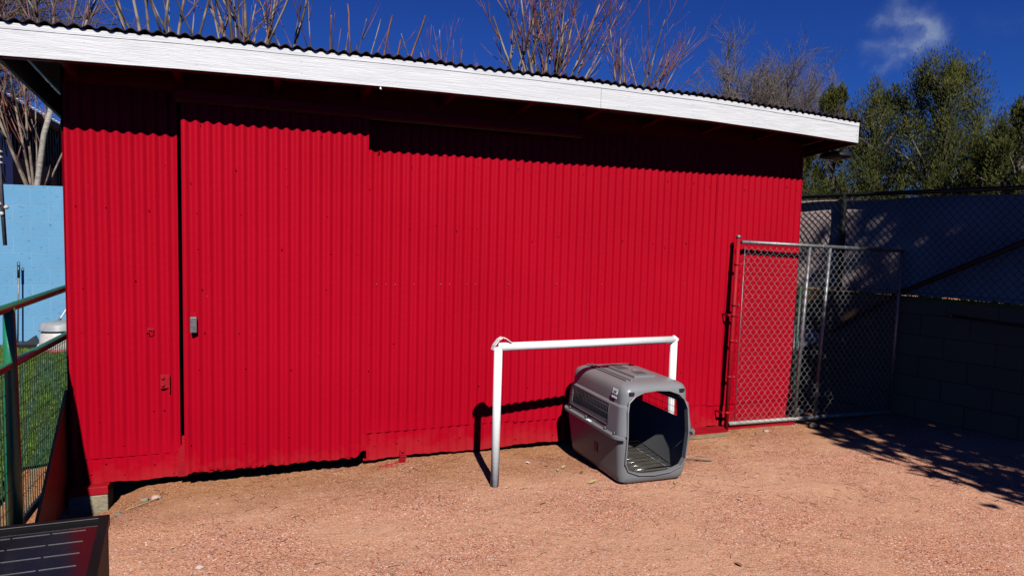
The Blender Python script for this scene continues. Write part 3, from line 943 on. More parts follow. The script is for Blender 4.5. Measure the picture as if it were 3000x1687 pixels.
WZ0, WZ1, WY0, WY1 = 0.385, 0.500, -0.225, 0.315
cut(upper, [mk(*loft(inn)), cutter_open(), boxo((-0.28, (WY0 + WY1) / 2, (WZ0 + WZ1) / 2), (0.14, WY1 - WY0, WZ1 - WZ0)), boxo((0.28, (WY0 + WY1) / 2, (WZ0 + WZ1) / 2), (0.14, WY1 - WY0, WZ1 - WZ0)), boxo((0, 0.40, 0.44), (0.34, 0.14, 0.11))])
lower = mk(*loft(LO), 'lower_shell', M_CRATE)
inl = [(z + 0.006 if i == 0 else z, hx - TH, hy - TH, r - TH) for i, (z, hx, hy, r) in enumerate(LO)]
inl = [(0.008,) + inl[0][1:]] + [q for q in inl[2:-1]] + [(0.34,) + inl[-1][1:]]
cut(lower, [mk(*loft(inl)), cutter_open()])
for o in (upper, lower):
    for p in o.data.polygons: p.use_smooth = True
    o.parent = crate
    md = o.modifiers.new('n', 'EDGE_SPLIT'); md.split_angle = R(32)
    o.data.materials.clear(); o.data.materials.append(M_CRATE)
def ringmesh(hx, hy, r, w, z0, z1, n=8):
    a, b = rrect(hx, hy, r, n), rrect(hx - w, hy - w, max(r - w, 0.01), n)
    m = len(a); vs = [(x, y, z1) for x, y in a] + [(x, y, z1) for x, y in b] + [(x, y, z0) for x, y in a] + [(x, y, z0) for x, y in b]
    fs = []
    for j in range(m):
        k = (j + 1) % m
        fs += [(j, k, m + k, m + j), (2 * m + j, 3 * m + j, 3 * m + k, 2 * m + k), (j, 2 * m + j, 2 * m + k, k), (m + j, m + k, 3 * m + k, 3 * m + j)]
    return vs, fs
fl = mk(*ringmesh(0.316, 0.442, 0.10, 0.038, 0.314, 0.336), 'flange', M_CRATE)
cut(fl, [boxo((0, -0.46, 0.325), (0.515, 0.22, 0.1))])
bmx = fl.modifiers.new('b', 'BEVEL'); bmx.width = 0.005; bmx.segments = 2
fl.parent = crate
# lip round the doorway
mb = MB()
n = len(OPEN)
def off(i, d):
    p, q, r_ = Vector(OPEN[i - 1]), Vector(OPEN[i]), Vector(OPEN[(i + 1) % n])
    t_ = (r_ - p).normalized(); nrm = Vector((t_.y, -t_.x))
    if nrm.dot(q - Vector((0, 0.33))) < 0: nrm = -nrm
    return q + nrm * d
def fy_at(z):
    S = LO if z < 0.325 else UP
    for a, b in zip(S, S[1:]):
        if z <= b[0]: return -(a[2] + (b[2] - a[2]) * max(0, (z - a[0])) / (b[0] - a[0]))
    return -0.35
ring = []
for i in range(n):
    o_, i_ = off(i, 0.006), off(i, -0.003)
    yo = min(fy_at(o_.y), fy_at(OPEN[i][1])) if o_.y < 0.6 else -0.372
    yb = max(yo, -0.415)
    ring.append([(o_.x, yb + 0.03, o_.y), (o_.x, yb - 0.010, o_.y), (i_.x, yb - 0.012, i_.y), (i_.x, yb + 0.03, i_.y)])
vs = [p for r_ in ring for p in r_]
fs = []
for i in range(n):
    j = (i + 1) % n
    for k in range(4): fs.append((i * 4 + k, j * 4 + k, j * 4 + (k + 1) % 4, i * 4 + (k + 1) % 4))
mb.add(vs, fs, 0, False)
lip = mb.build('door_lip', M_CRATE, crate, fix=False)
lm = lip.modifiers.new('b', 'BEVEL'); lm.width = 0.003; lm.segments = 2
for x, z in ((-0.195, 0.612), (0.19, 0.618)):
    mb = MB(); mb.box((x, -0.385, z - 0.008), (0.034, 0.012, 0.018)); mb.build('hinge_slot', M_BLACKP, crate, fix=False)
# ribs and handle plateau on the roof
mb = MB()
for x in (-0.165, -0.130): mb.box((x, 0.02, 0.661), (0.012, 0.58, 0.016), bev=0.005)
mb.box((0.17, 0.0, 0.655), (0.010, 0.5, 0.012), bev=0.004)
mb.build('roof_rib', M_CRATE, crate, fix=False)
mb = MB()
mb.box((0.02, 0.0, 0.663), (0.17, 0.40, 0.022), bev=0.008)
for k in range(5): mb.box((-0.04 + k * 0.016, 0.085, 0.676), (0.006, 0.13, 0.006)); mb.box((0.0 + k * 0.016, -0.11, 0.676), (0.006, 0.09, 0.006))
mb.box((0.03, -0.035, 0.680), (0.03, 0.012, 0.012), bev=0.003)
mb.build('handle_plate', [M_CRATE, M_BLACKP], crate, fix=False)
# side window grilles
def grille(sx):
    mb = MB()
    def X(z): return sx * (0.2835 + (z - 0.36) * (0.268 - 0.2835) / 0.155 + 0.003)
    a, b, c, d = WY0 - 0.012, WY1 + 0.012, WZ0 - 0.012, WZ1 + 0.010
    mb.tube([(X(c), a, c), (X(c), b, c), (X(d), b, d), (X(d), a, d), (X(c), a, c)], 0.0022, 5)
    for k in range(27):
        y = a + (b - a) * (k + 0.5) / 27
        mb.tube([(X(c), y, c - 0.005), (X(d), y, d + 0.004)], 0.0008, 4)
    for z in (WZ0 + 0.012, (WZ0 + WZ1) / 2, WZ1 - 0.010): mb.tube([(X(z) , a, z), (X(z), b, z)], 0.0014, 4)
    return mb.build('window_grille', M_GRL if sx < 0 else M_BLKSTEEL, crate, fix=False)
grille(-1); grille(1)
for sx in (-1, 1):
    for y in (-0.35, -0.225, 0.05, 0.31):
        mb = MB()
        mb.lathe((sx * 0.295, y, 0.334), [(0.010, 0), (0.010, 0.012), (0.005, 0.015), (0.005, 0.024), (0.003, 0.026)], 8)
        mb.lathe((sx * 0.295, y, 0.312), [(0.009, 0.022), (0.007, -0.006)], 8)
        mb.build('bolt', M_BLACKP, crate, fix=False)
# labels
def side_label(name, w, h, y, z, mat, lines, tsz, mi_ink=M_INK, bend=0.0):
    mb = MB()
    tilt = math.atan2(0.0155, 0.155) if z < 0.5 else 0.20
    base = Vector((-(0.2835 - (z - 0.36) * 0.1) - 0.0025, y, z)) if z < 0.5 and z > 0.33 else Vector((-0.2565, y, z))
    if z < 0.3: base = Vector((-(0.257 + (z - 0.075) * 0.111) - 0.003, y, z)); tilt = -0.111
    rot = Matrix.Rotation(tilt, 3, 'Y')
    ux, uz = Vector((0, -1, 0)), rot @ Vector((0, 0, 1))
    nn = Vector((-1, 0, 0))
    nv = ux.cross(uz)
    if nv.x > 0: nv = -nv
    q = [base + ux * a * w / 2 + uz * b * h / 2 for a, b in ((-1, -1), (1, -1), (1, 1), (-1, 1))]
    mb.prism(q, nv * 0.0012, 0)
    for k, ln in enumerate(lines):
        vs, fs = text_mesh(ln, tsz)
        zz = (len(lines) - 1) / 2 - k
        mb.add([base + nv * 0.0018 + ux * v.x + uz * (v.y + zz * tsz * 1.05) + nv * v.z for v in vs], fs, 1)
    return mb.build(name, [mat, mi_ink], crate, fix=False)
lb = side_label('label', 0.066, 0.062, -0.275, 0.588, M_LABEL, ['LIVE', 'ANIMALS'], 0.0185)
lb['label'] = 'white sticker with black LIVE ANIMALS lettering'
lb2 = side_label('label', 0.045, 0.065, -0.06, 0.165, M_REDLBL, [], 0.01)
lb2['label'] = 'faded red sticker on the lower shell'
mb = MB(); mb.box((-0.302, -0.005, 0.3375), (0.024, 0.055, 0.003), bev=0.001); mb.build('tape', M_LABEL, crate, fix=False)
mb = MB()
vs, fs = text_mesh('XTREME', 0.05)
mb.add([Vector((0.0 + v.x * 0.5, 0.28 - 0.0 + v.y * 0.5, 0.6604)) for v in vs], fs)
# plain faded red mark on the roof
mb = MB()
for k in range(7): mb.box((-0.045 + k * 0.017, 0.265 + 0.004 * (k % 2), 0.6615), (0.011, 0.016, 0.0012))
mb.build('roof_mark', M_REDLBL, crate, fix=False)
# wire door and mat lying in the crate
rc = Matrix.Rotation(CR, 3, 'Z')
def cl2w(x, y, z): return Vector((2.487, 4.045, 0)) + rc @ Vector((x, y, z))
wd = thing('wire_door', 'chrome wire crate door lying flat inside the grey pet crate', 'crate door', (2.486, 3.95, 0.09))
mb = MB()
dz = lambda x, y: 0.078 + 0.085 * (y + 0.30) + 0.02 * x
for k in range(22):
    x = -0.19 + 0.37 * k / 21
    mb.tube([cl2w(x, -0.33, dz(x, -0.33)), cl2w(x, 0.12, dz(x, 0.12))], 0.0016, 4)
for k in range(9):
    y = -0.33 + 0.45 * k / 8
    mb.tube([cl2w(-0.19, y, dz(-0.19, y) + .002), cl2w(0.18, y, dz(0.18, y) + .002)], 0.0018, 4)
mb.build('wire_grid', M_CHROME, wd)
mb = MB()
mb.tube([cl2w(x, y, dz(x, y)) for x, y in ((-0.195, -0.335), (0.185, -0.335), (0.185, 0.125), (-0.195, 0.125), (-0.195, -0.335))], 0.0032, 6)
mb.build('rim', M_CHROME, wd)
mb = MB()
mb.tube([cl2w(-0.22, -0.16, 0.09), cl2w(-0.225, -0.16, 0.16), cl2w(-0.21, -0.16, 0.19), cl2w(-0.17, -0.16, 0.185), cl2w(-0.135, -0.16, 0.15), cl2w(-0.13, -0.16, 0.09)], 0.007, 6)
mb.build('latch_frame', M_BLACKP, wd)
mb = MB(); mb.box((0, 0, 0), (0.40, 0.62, 0.006), bev=0.002)
q = MB(); q.add([cl2w(v[0], v[1] + 0.0, v[2] + 0.035) for v in mb.v], mb.f)
tag(q.build('floor_mat', M_TAN), 'tan mat on the floor of the grey pet crate', 'mat')
# ------------------------------------------------------------------ red post and chain link panel
YP = 4.535
post = thing('fence_post', 'slim red painted steel post clamped to the shed wall', 'post', (3.80, YP, 0))
def px_post(z): return 3.800 + 0.0205 * z
mb = MB(); mb.tube([(px_post(-.03), YP, -0.05), (px_post(1.68), YP, 1.68)], 0.0185, 14); mb.build('pole', M_RED2, post)
mb = MB(); mb.lathe((px_post(1.68), YP, 1.675), [(0.023, 0), (0.023, 0.01), (0.018, 0.02), (0.006, 0.028)], 12); mb.build('cap', M_GALV, post)
for z in (1.45, 1.10, 0.785, 0.47):
    mb = MB(); mb.lathe((px_post(z), YP, z), [(0.0215, -0.011), (0.0215, 0.011)], 12); mb.box((px_post(z) + 0.035, YP, z), (0.032, 0.007, 0.02)); mb.lathe((px_post(z) + 0.045, YP - .004, z), [(0.007, 0), (0.006, 0.007)], 8, 1, Vector((0, -1, 0)))
    mb.build('tension_band', [M_RED2, M_GALV], post)
for z in (1.01, 0.155):
    mb = MB(); mb.lathe((px_post(z), YP, z), [(0.022, -0.012), (0.022, 0.012)], 12); mb.box((px_post(z) - 0.032, YP + 0.01, z), (0.03, 0.008, 0.018)); mb.box((px_post(z) - 0.045, YP + 0.05, z), (0.008, 0.085, 0.016)); mb.box((px_post(z) + 0.035, YP, z), (0.05, 0.01, 0.02))
    mb.build('wall_clamp', M_RED2, post)
pan = thing('chain_link_gate', 'galvanised chain link gate hung on the red post, reaching past the shed corner', 'gate', (4.78, YP, 0))
TOP = lambda x: 1.640 - 0.0225 * (x - 3.86)
BOT = lambda x: 0.056 - 0.012 * (x - 3.79)
YPn = lambda x: YP - 0.016 * (x - 3.8)
mb = MB(); mb.tube([(3.87, YPn(3.87), TOP(3.87)), (4.8, YPn(4.8), TOP(4.8) ), (5.775, YPn(5.775), TOP(5.775))], 0.0175, 12); mb.build('rail', M_GALV, pan)
mb = MB(); mb.tube([(3.83, YPn(3.8), BOT(3.83)), (5.74, YPn(5.74), BOT(5.74))], 0.0175, 12); mb.build('rail', M_GALVD, pan)
for xt, xb in ((4.625, 4.558), (4.862, 4.797), (5.766, 5.732)):
    mb = MB(); mb.tube([(xb, YPn(xb) + 0.002, BOT(xb)), (xt, YPn(xt) + 0.002, TOP(xt))], 0.0165, 12); mb.build('upright', M_GALV, pan)
mb = MB(); mb.tube([(3.885, YP - 0.006, 0.06), (3.905, YP - 0.006, 1.60)], 0.004, 6); mb.build('tension_bar', M_GALV, pan)
def ties(mb):
    for k in range(28):
        x = 3.90 + k * 0.0666
        mb.tube([(x, YPn(x) - 0.019, BOT(x) + 0.01), (x, YPn(x) - 0.014, BOT(x) - 0.016), (x + .006, YPn(x) + 0.016, BOT(x) - 0.004)], 0.0017, 4)
        if k % 4 == 1: mb.lathe((x, YPn(x), TOP(x)), [(0.0188, -0.003), (0.0188, 0.003)], 10, 0, Vector((1, 0, 0)))
def chain(name, P, U, V, ulen, vlen, nu, nv, r, mat, parent, nrm, sides=4, fix=True):
    mb = MB()
    P, U, V, nrm = Vector(P), Vector(U), Vector(V), Vector(nrm)
    for i in range(nu):
        pts = []
        for k in range(2 * nv + 1):
            s = (1.06 if (k + i) % 2 else -0.06)
            u = max(0.0, min(1.0, (i + s) / nu))
            v = k / (2 * nv)
            j = 0.0015 * noise.noise(Vector((i * 1.3, k * 0.7, 2)))
            c = P + U * (u * ulen + j) + V * (v * vlen)
            # knuckle: rounded bend
            e = 0.0030 if (k + i) % 2 else -0.0030
            dv = V * (vlen / (2 * nv)) * 0.10
            pts.append(c - dv - nrm * e * 0.2); pts.append(c + dv + nrm * e)
        mb.tube(pts, r, sides, caps=False)
        # top loop hooked over the rail
    if fix: ties(mb)
    return mb.build(name, mat, parent, fix=fix)
U = Vector((5.75 - 3.885, YPn(5.75) - YP, -0.03))
chain('mesh', (3.885, YP - 0.019, 0.045), U.normalized(), (0.011, 0, 1), U.length, 1.555, 56, 20, 0.0016, M_WIRE, pan, (0, -1, 0))
# ------------------------------------------------------------------ right: block wall with black fence on it
wdir = Vector((6.079 - 5.83, 3.59 - 4.551, 0)).normalized()       # towards the camera
wall_o = Vector((5.83, 4.551, 0))
wang = math.atan2(wdir.y, wdir.x)
bw = thing('block_wall', 'grey brown concrete block wall in deep shade along the right side', 'wall', tuple(wall_o), wang)
mb = MB(); mb.box((0.0, 0.10, 0.54), (11.0, 0.20, 1.18)); mb.build('blocks', M_GREYBLK, bw, fix=False)
mb = MB(); mb.box((0, 0.09, 1.142), (11.0, 0.16, 0.025), bev=0.008)
for i in range(700):
    s_ = rnd.uniform(-1.4, 2.6)
    mb.add([(s_, 0.0 + rnd.uniform(0, .12), 1.13), (s_ + .008, rnd.uniform(0, .12), 1.13), (s_ + rnd.uniform(-.01, .01), rnd.uniform(-.015, .12), 1.165 + rnd.uniform(0, .02))], [(0, 1, 2)])
mb.build('turf_edging', M_GRASS, bw, fix=False)
bf = thing('chain_link_fence', 'black chain link fence with purple grey screen on top of the block wall', 'fence', tuple(wall_o), wang)
mb = MB(); mb.tube([(-5.2, 0.06, 2.165), (5.4, 0.06, 2.165)], 0.022, 10); mb.build('rail', M_BLKSTEEL, bf, fix=False)
for s_ in (-3.2, -0.63, 2.0, 4.6):
    mb = MB(); mb.tube([(s_, 0.06, 1.1), (s_, 0.06, 2.19)], 0.026, 10); mb.build('post', M_BLKSTEEL, bf, fix=False)
mb = MB()
vs, n1 = [], 90
for k in range(9):
    for i in range(n1 + 1):
        s_ = -4.5 + 9.0 * i / n1
        z = 1.165 + (2.12 - 1.165) * k / 8
        vs.append((s_, 0.105 + 0.012 * noise.noise(Vector((s_ * 2.2, z * 3, 4))), z + 0.006 * math.sin(s_ * 5)))
mb.add(vs, [(j * (n1 + 1) + i, j * (n1 + 1) + i + 1, (j + 1) * (n1 + 1) + i + 1, (j + 1) * (n1 + 1) + i) for j in range(8) for i in range(n1)], 0, True)
mb.build('privacy_screen', M_SCREEN, bf, fix=False)
chain('mesh', (-2.2, 0.035, 1.145), (1, 0, 0), (0, 0, 1), 5.0, 1.01, 150, 13, 0.0022, M_BLKSTEEL, bf, (0, -1, 0), fix=False)
mb = MB(); mb.tube([(-2.2, 0.04, 1.21), (2.8, 0.04, 1.195)], 0.002, 4); mb.build('tension_wire', M_BLKSTEEL, bf, fix=False)
def w2l(p):
    d = Vector(p) - wall_o
    return Vector((d.x * math.cos(wang) + d.y * math.sin(wang), -d.x * math.sin(wang) + d.y * math.cos(wang), d.z))
mb = MB(); mb.tube([(-0.62, -0.055, 0.74), (0.02, -0.055, 1.19), (0.98, -0.055, 1.70), (1.9, -0.055, 2.19)], 0.025, 8); mb.build('brace', M_BLKSTEEL, bf, fix=False)
mb = MB(); mb.tube([w2l((5.946, 4.101, 1.02)) + Vector((0, -.03, 0)), w2l((6.03, 3.8, 1.0)) + Vector((0, -.03, 0)), w2l((6.4, 2.5, 0.92)) + Vector((0, -.03, 0))], 0.012, 6)
t2 = thing('water_pipe', 'thin black pipe running along the shaded block wall', 'pipe', tuple(wall_o), wang)
mb.build('pipe', M_BLKSTEEL, t2, fix=False)
mb = MB(); mb.lathe(w2l((5.946, 4.101, 1.02)) + Vector((0, -.03, 0)), [(0.018, -0.01), (0.018, 0.01)], 10, 0, Vector((1, 0, 0))); mb.build('end_cap', M_REDLBL, t2, fix=False)
# clutter behind the panel, between the shed and the block wall
q = thing('storage_bin', 'grey storage bin with tilted lid behind the chain link gate', 'bin', (5.15, 5.35, 0))
mb = MB()
vs, fs = loft([(0.0, 0.20, 0.17, 0.04), (0.58, 0.25, 0.21, 0.05)])
mb.add([(v[0] + 5.15, v[1] + 5.35, v[2]) for v in vs], fs); mb.build('body', M_BLACKP, q)
mb = MB(); mb.box((5.20, 5.30, 0.66), (0.55, 0.44, 0.03), rot=Matrix.Rotation(0.25, 3, 'X') @ Matrix.Rotation(-0.3, 3, 'Y'), bev=0.01); mb.build('lid', M_LID, q)
mb = MB(); mb.tube([(5.18, 4.95, 0.0), (5.17, 4.95, 0.12), (5.15, 4.96, 0.30)], [0.035, 0.04, 0.038], 10)
tag(mb.build('wood_log', M_SAND), 'short brown upright log seen through the gate between two uprights', 'log')
mb = MB(); mb.tube([(5.36, 5.05, 0.0), (5.35, 5.04, 0.18), (5.33, 5.05, 0.34)], [0.04, 0.035, 0.03], 10)
tag(mb.build('wood_log', M_SAND), 'dim brown upright log right of the second gate upright', 'log')
mb = MB(); mb.tube([(4.655, 4.66, -0.02), (4.68, 4.66, 1.25)], 0.016, 8)
tag(mb.build('garden_stake', M_GWIRE), 'dark green stake standing at the right corner of the shed', 'stake')
mb = MB(); mb.blob((4.66, 4.39, 0.012), (0.055, 0.035, 0.024), 3, 2, 0.5)
tag(mb.build('rock', M_STONEG), 'tan rock on the ground just right below the gate bottom rail', 'rock')
mb = MB(); mb.blob((4.80, 4.78, 0.02), (0.12, 0.07, 0.06), 5, 2, 0.4)
tag(mb.build('rock', M_STONEG), 'brown rock behind the bottom of the chain link gate', 'rock')
# ------------------------------------------------------------------ left: green fence, board, panel
FXY = lambda y: -1.195 + (y - 3.6) * 0.028
gf = thing('steel_fence', 'green painted pipe fence with dark wire mesh below its second rail', 'fence', (-1.19, 3.98, 0))
mb = MB(); mb.tube([(FXY(1.6), 1.6, 1.15), (FXY(3.9), 3.9, 1.198), (FXY(5.9), 5.9, 1.255)], 0.0225, 14); mb.build('rail', M_GREEN, gf)
mb = MB(); mb.tube([(FXY(1.6), 1.6, 0.85), (FXY(3.88), 3.88, 0.905), (FXY(5.9), 5.9, 0.945)], 0.0225, 14); mb.build('rail', M_GREEN, gf)
mb = MB(); mb.tube([(FXY(1.6), 1.6, 0.0), (FXY(3.9), 3.9, 0.03), (FXY(4.7), 4.7, 0.085), (FXY(5.9), 5.9, 0.09)], 0.018, 10); mb.build('rail', M_GREEN, gf)
for y in (3.985, 5.85, 2.0):
    mb = MB(); mb.tube([(FXY(y), y, -0.05), (FXY(y), y, 0.5), (FXY(y), y, 0.91), (FXY(y), y + 0.004, 1.2)], [0.036, 0.034, 0.030, 0.026], 14); mb.build('post', M_GREEN, gf)
mb = MB()
y = 2.6
while y < 5.85:
    zt = 0.905 + (y - 3.88) * 0.02
    mb.tube([(FXY(y) - .02, y, 0.04), (FXY(y) - .02, y, zt)], 0.0028, 4, caps=False); y += 0.035
for k in range(9):
    z = 0.05 + k * 0.10
    mb.tube([(FXY(2.6) - .02, 2.6, z - 0.02), (FXY(5.85) - .02, 5.85, z + 0.045)], 0.0016, 4, caps=False)
mb.build('mesh', M_GWIRE, gf)
mb = MB(); mb.tube([(-1.17, 5.0, 1.13), (-1.13, 5.02, 1.14), (-1.10, 5.03, 1.13)], [0.006, 0.012, 0.006], 6); mb.build('hinge', M_GREEN, gf)
mb = MB()
mb.prism([(-1.122, 4.06, gz(-1.1, 4.06) - .01), (-1.106, 4.69, 0.615), (-1.106, 4.80, 0.60), (-1.108, 4.86, -0.11), (-1.115, 4.4, -0.10)], (-0.016, 0, 0))
o = mb.build('plywood_board', M_PLY); o.data.materials.append(M_PLYE)
for p in o.data.polygons:
    if abs(p.normal.x) < 0.6: p.material_index = 1
tag(o, 'red brown plywood board propped between the green fence and the shed corner', 'board')
# black panel on a stand in the bottom left corner
sp_ = thing('solar_panel', 'black framed panel with thin silver lines standing in the bottom left corner', 'panel', (-1.3, 2.6, 0))
ZT = 0.62
c0, c2 = Vector((-0.486, 2.542, ZT)), Vector((-0.433, 2.092, ZT))
ex = Vector((-1, -0.002, 0)); ey = (c2 - c0).normalized()
A = c0; B = c0 + ex * 1.3; Cc = B + ey * 1.05; D_ = A + ey * 1.05
mb = MB(); mb.prism([A + Vector((0, 0, -.03)), B + Vector((0, 0, -.03)), Cc + Vector((0, 0, -.03)), D_ + Vector((0, 0, -.03))], (0, 0, 0.022)); pg = mb.build('panel_face', M_PANEL, sp_)
mb = MB()
def bar(p, q, w, h, mi=0, zc=0.0):
    d = (q - p); L = d.length; d.normalize(); s_ = Vector((-d.y, d.x, 0))
    mb.prism([p - s_ * w / 2 + Vector((0, 0, zc)), q - s_ * w / 2 + Vector((0, 0, zc)), q + s_ * w / 2 + Vector((0, 0, zc)), p + s_ * w / 2 + Vector((0, 0, zc))], (0, 0, h), mi)
cx_, cy_ = ex, ey
bar(A + cx_ * 0.0 + cy_ * 0.012, B + cy_ * 0.012, 0.026, 0.036, 0, -0.032)
bar(A + cx_ * 0.014 + cy_ * 0.026, D_ + cx_ * 0.014, 0.028, 0.035, 0, -0.032)
bar(B - cx_ * 0.014 + cy_ * 0.026, Cc - cx_ * 0.014, 0.028, 0.035, 0, -0.032)
bar(D_ - cy_ * 0.012, Cc - cy_ * 0.012, 0.026, 0.036, 0, -0.032)
mb.build('frame', M_PFRAME, sp_)
mb = MB()
bar(A + cx_ * 0.03 + cy_ * 0.027, B + cy_ * 0.027, 0.0012, 0.001, 0, 0.0045 )
for k in range(9):
    o_ = cy_ * (0.085 + 0.087 * k)
    segs = [(0.062, 0.155), (0.162, 0.262), (0.269, 0.47), (0.478, 0.68), (0.69, 1.1)]
    for a, b in segs: bar(A + o_ + cx_ * a, A + o_ + cx_ * b, 0.0011, 0.0008, 0, -0.0075)
mb.build('silver_lines', M_SILVER, sp_)
mb = MB()
for x0_, y0_ in ((0.02, 0.02), (1.27, 0.02), (0.02, 1.02), (1.27, 1.02)):
    p = A + cx_ * x0_ + cy_ * y0_
    mb = MB(); mb.box((p.x, p.y, ZT / 2 - .018), (0.03, 0.03, ZT - 0.036)); mb.build('leg', M_PFRAME, sp_)
mb = MB()
mb.prism([A + Vector((-.006, .004, -0.036)), D_ + Vector((-.006, 0, -0.036)), D_ + Vector((-.006, 0, -ZT + .01)), A + Vector((-.006, .004, -ZT + .01))], (-0.006, 0, 0))
mb.prism([A + Vector((-.02, -.014, -0.036)), B + Vector((0, -.014, -0.036)), B + Vector((0, -.014, -ZT + .01)), A + Vector((-.02, -.014, -ZT + .01))], (0, 0.006, 0))
mb.build('side_skirt', M_PFRAME, sp_)
# ------------------------------------------------------------------ blue wall, tools, bucket
ba = R(-10.0)
bl = thing('block_wall', 'sky blue painted block wall behind the lawn on the left', 'wall', (-2.858, 10.537, 0), ba)
mb = MB(); mb.box((0.0, 0.10, 1.0675), (13, 0.20, 2.235)); mb.build('blocks', M_BLUEBLK, bl, fix=False)
def bp(s_, d_, z): return Vector((-2.858, 10.537, 0)) + Vector((math.cos(ba) * s_ + math.sin(ba) * d_, math.sin(ba) * s_ - math.cos(ba) * d_, z))
t = thing('dustpan', 'black lobby dustpan with upright grey handle by the blue wall', 'dustpan', tuple(bp(0.02, 0.2, 0)))
mb = MB(); mb.tube([bp(-0.135, 0.13, 0.03), bp(-0.11, 0.10, 1.10)], 0.011, 8); mb.build('handle', M_GALV, t)
mb = MB(); mb.tube([bp(-0.113, 0.102, 0.95), bp(-0.11, 0.10, 1.12)], 0.017, 8); mb.tube([bp(-0.125, 0.10, 1.12), bp(-0.125, 0.10, 1.15), bp(-0.11, 0.10, 1.165), bp(-0.095, 0.10, 1.15), bp(-0.095, 0.10, 1.12)], 0.004, 5); mb.build('grip', M_BLACKP, t)
mb = MB()
mb.box(bp(0.02, 0.2, 0.05), (0.32, 0.24, 0.10), rot=Matrix.Rotation(ba, 3, 'Z'), bev=0.01)
mb.prism([bp(0.02, 0.3, 0.10), bp(0.18, 0.3, 0.10), bp(0.13, 0.28, 0.19)], (0, 0.12, 0)); mb.build('pan', M_BLACKP, t)
t = thing('trash_bucket', 'white bag lined bucket with grey round lid beside the blue wall', 'bucket', tuple(bp(0.52, 0.42, 0)))
mb = MB(); mb.lathe(bp(0.52, 0.42, 0.0), [(0.20, 0), (0.235, 0.05), (0.24, 0.15), (0.225, 0.26), (0.21, 0.30)], 24); mb.build('bag', M_BAG, t)
mb = MB(); mb.lathe(bp(0.52, 0.42, 0.30), [(0.245, 0), (0.25, 0.012), (0.235, 0.02), (0.232, 0.075), (0.20, 0.10), (0.05, 0.11)], 24); mb.build('lid', M_LID, t)
mb = MB(); mb.lathe(bp(0.52, 0.42, 0.02), [(0.262, 0), (0.262, 0.05)], 24); mb.build('band', M_REDLBL, t)
t = thing('mop', 'white mop handle leaning right against the blue wall behind the bucket', 'mop', tuple(bp(0.3, 0.15, 0)))
mb = MB(); mb.tube([bp(0.22, 0.25, 0.05), bp(0.50, 0.10, 0.62), bp(0.62, 0.06, 0.86)], 0.011, 8); mb.build('handle', M_WPIPE, t)
mb = MB(); mb.tube([bp(0.37, 0.17, 0.36), bp(0.40, 0.155, 0.42)], 0.018, 8); mb.build('collar', M_TWIG, t)
mb = MB(); mb.blob(bp(0.21, 0.27, 0.05), (0.08, 0.06, 0.05), 2, 2, .4); mb.build('mop_head', M_BAG, t)
# hanging metal arm at the far left edge
t = thing('metal_bar', 'weathered metal bar with white knobs hanging down at the left edge', 'bar', (-2.15, 6.6, 1.75))
def arm(px_, z): return Vector((px_, 6.6, z))
mb = MB(); mb.tube([arm(-2.04, 3.1), arm(-2.005, 2.42), arm(-1.972, 1.46)], [0.024, 0.020, 0.015], 8); mb.build('bar', M_ARM, t)
for x_, z_ in ((-1.952, 1.775), (-2.00, 1.80), (-1.985, 1.72)):
    mb = MB(); mb.blob((x_, 6.585, z_), 0.018, 2, 2, .1); mb.build('knob', M_BAG, t)
for k in range(3):
    mb = MB(); mb.lathe(arm(-2.0, 2.12 + k * 0.045), [(0.018, 0), (0.032, 0.012), (0.032, 0.02), (0.018, 0.032)], 12); mb.build('knob', M_BAG, t)
# ------------------------------------------------------------------ green building behind the blue wall
gb = thing('metal_building', 'dark green metal sided building with pale eave edge beyond the blue wall', 'building', (-7.0, 17, 0))
mb = MB()
n = 500
vs = []
for k in range(2):
    for i in range(n + 1):
        y = 11.9 + 12 * i / n
        vs.append((-4.0 + 0.02 * (1 if (i // 4) % 2 else -1), y, 0 if k == 0 else 3.72))
mb.add(vs, [(i, i + 1, n + 2 + i, n + 1 + i) for i in range(n)])
mb.box((-7.0, 18, 1.85), (5.9, 12, 3.7)); mb.build('wall', M_BGREEN, gb)
mb = MB()
n = 240
vs = []
for dx, dz_ in ((0.0, 0.0), (0.0, 0.045), (-3.3, 0.85)):
    for i in range(n + 1):
        vs.append((-3.86 + dx + (0.018 * (i % 2) if dz_ < 0.5 else 0), 11.6 + 12.6 * i / n, 3.77 + dz_ + (0.012 * math.sin(i * 1.57) if dz_ < 0.5 else 0)))
mb.add(vs, [(j * (n + 1) + i, j * (n + 1) + i + 1, (j + 1) * (n + 1) + i + 1, (j + 1) * (n + 1) + i) for j in range(2) for i in range(n)])
mb.build('roof', M_WPIPE, gb)
mb = MB(); mb.box((-3.93, 17.9, 3.72), (0.12, 12.4, 0.08)); mb.build('eave_trim', M_DARK, gb)
mb = MB(); mb.box((-3.955, 14.9, 1.5), (0.03, 2.6, 2.7)); mb.build('doorway', M_DARK, gb)
mb = MB(); mb.lathe((-3.80, 17.1, 2.85), [(0.04, 0.12), (0.06, 0.06), (0.13, 0.0), (0.12, -0.02)], 14); mb.build('lamp', M_GALV, gb)
# small sign on the building wall
sg = thing('wall_sign', 'pale sign with dark letters on the green building at the left edge', 'sign', (-3.93, 13.1, 2.6))
mb = MB(); mb.box((-3.93, 13.0, 2.72), (0.03, 1.15, 0.95)); mb.build('sign_board', M_SIGNW, sg)
mb = MB()
for k, ln in enumerate(['ENV', 'IN']):
    vs, fs = text_mesh(ln, 0.44, 0.004)
    mb.add([(-3.905 + v.z, 13.02 + v.x * 1.0, 2.93 - k * 0.44 + v.y) for v in vs], fs)
mb.build('lettering', M_INK, sg)
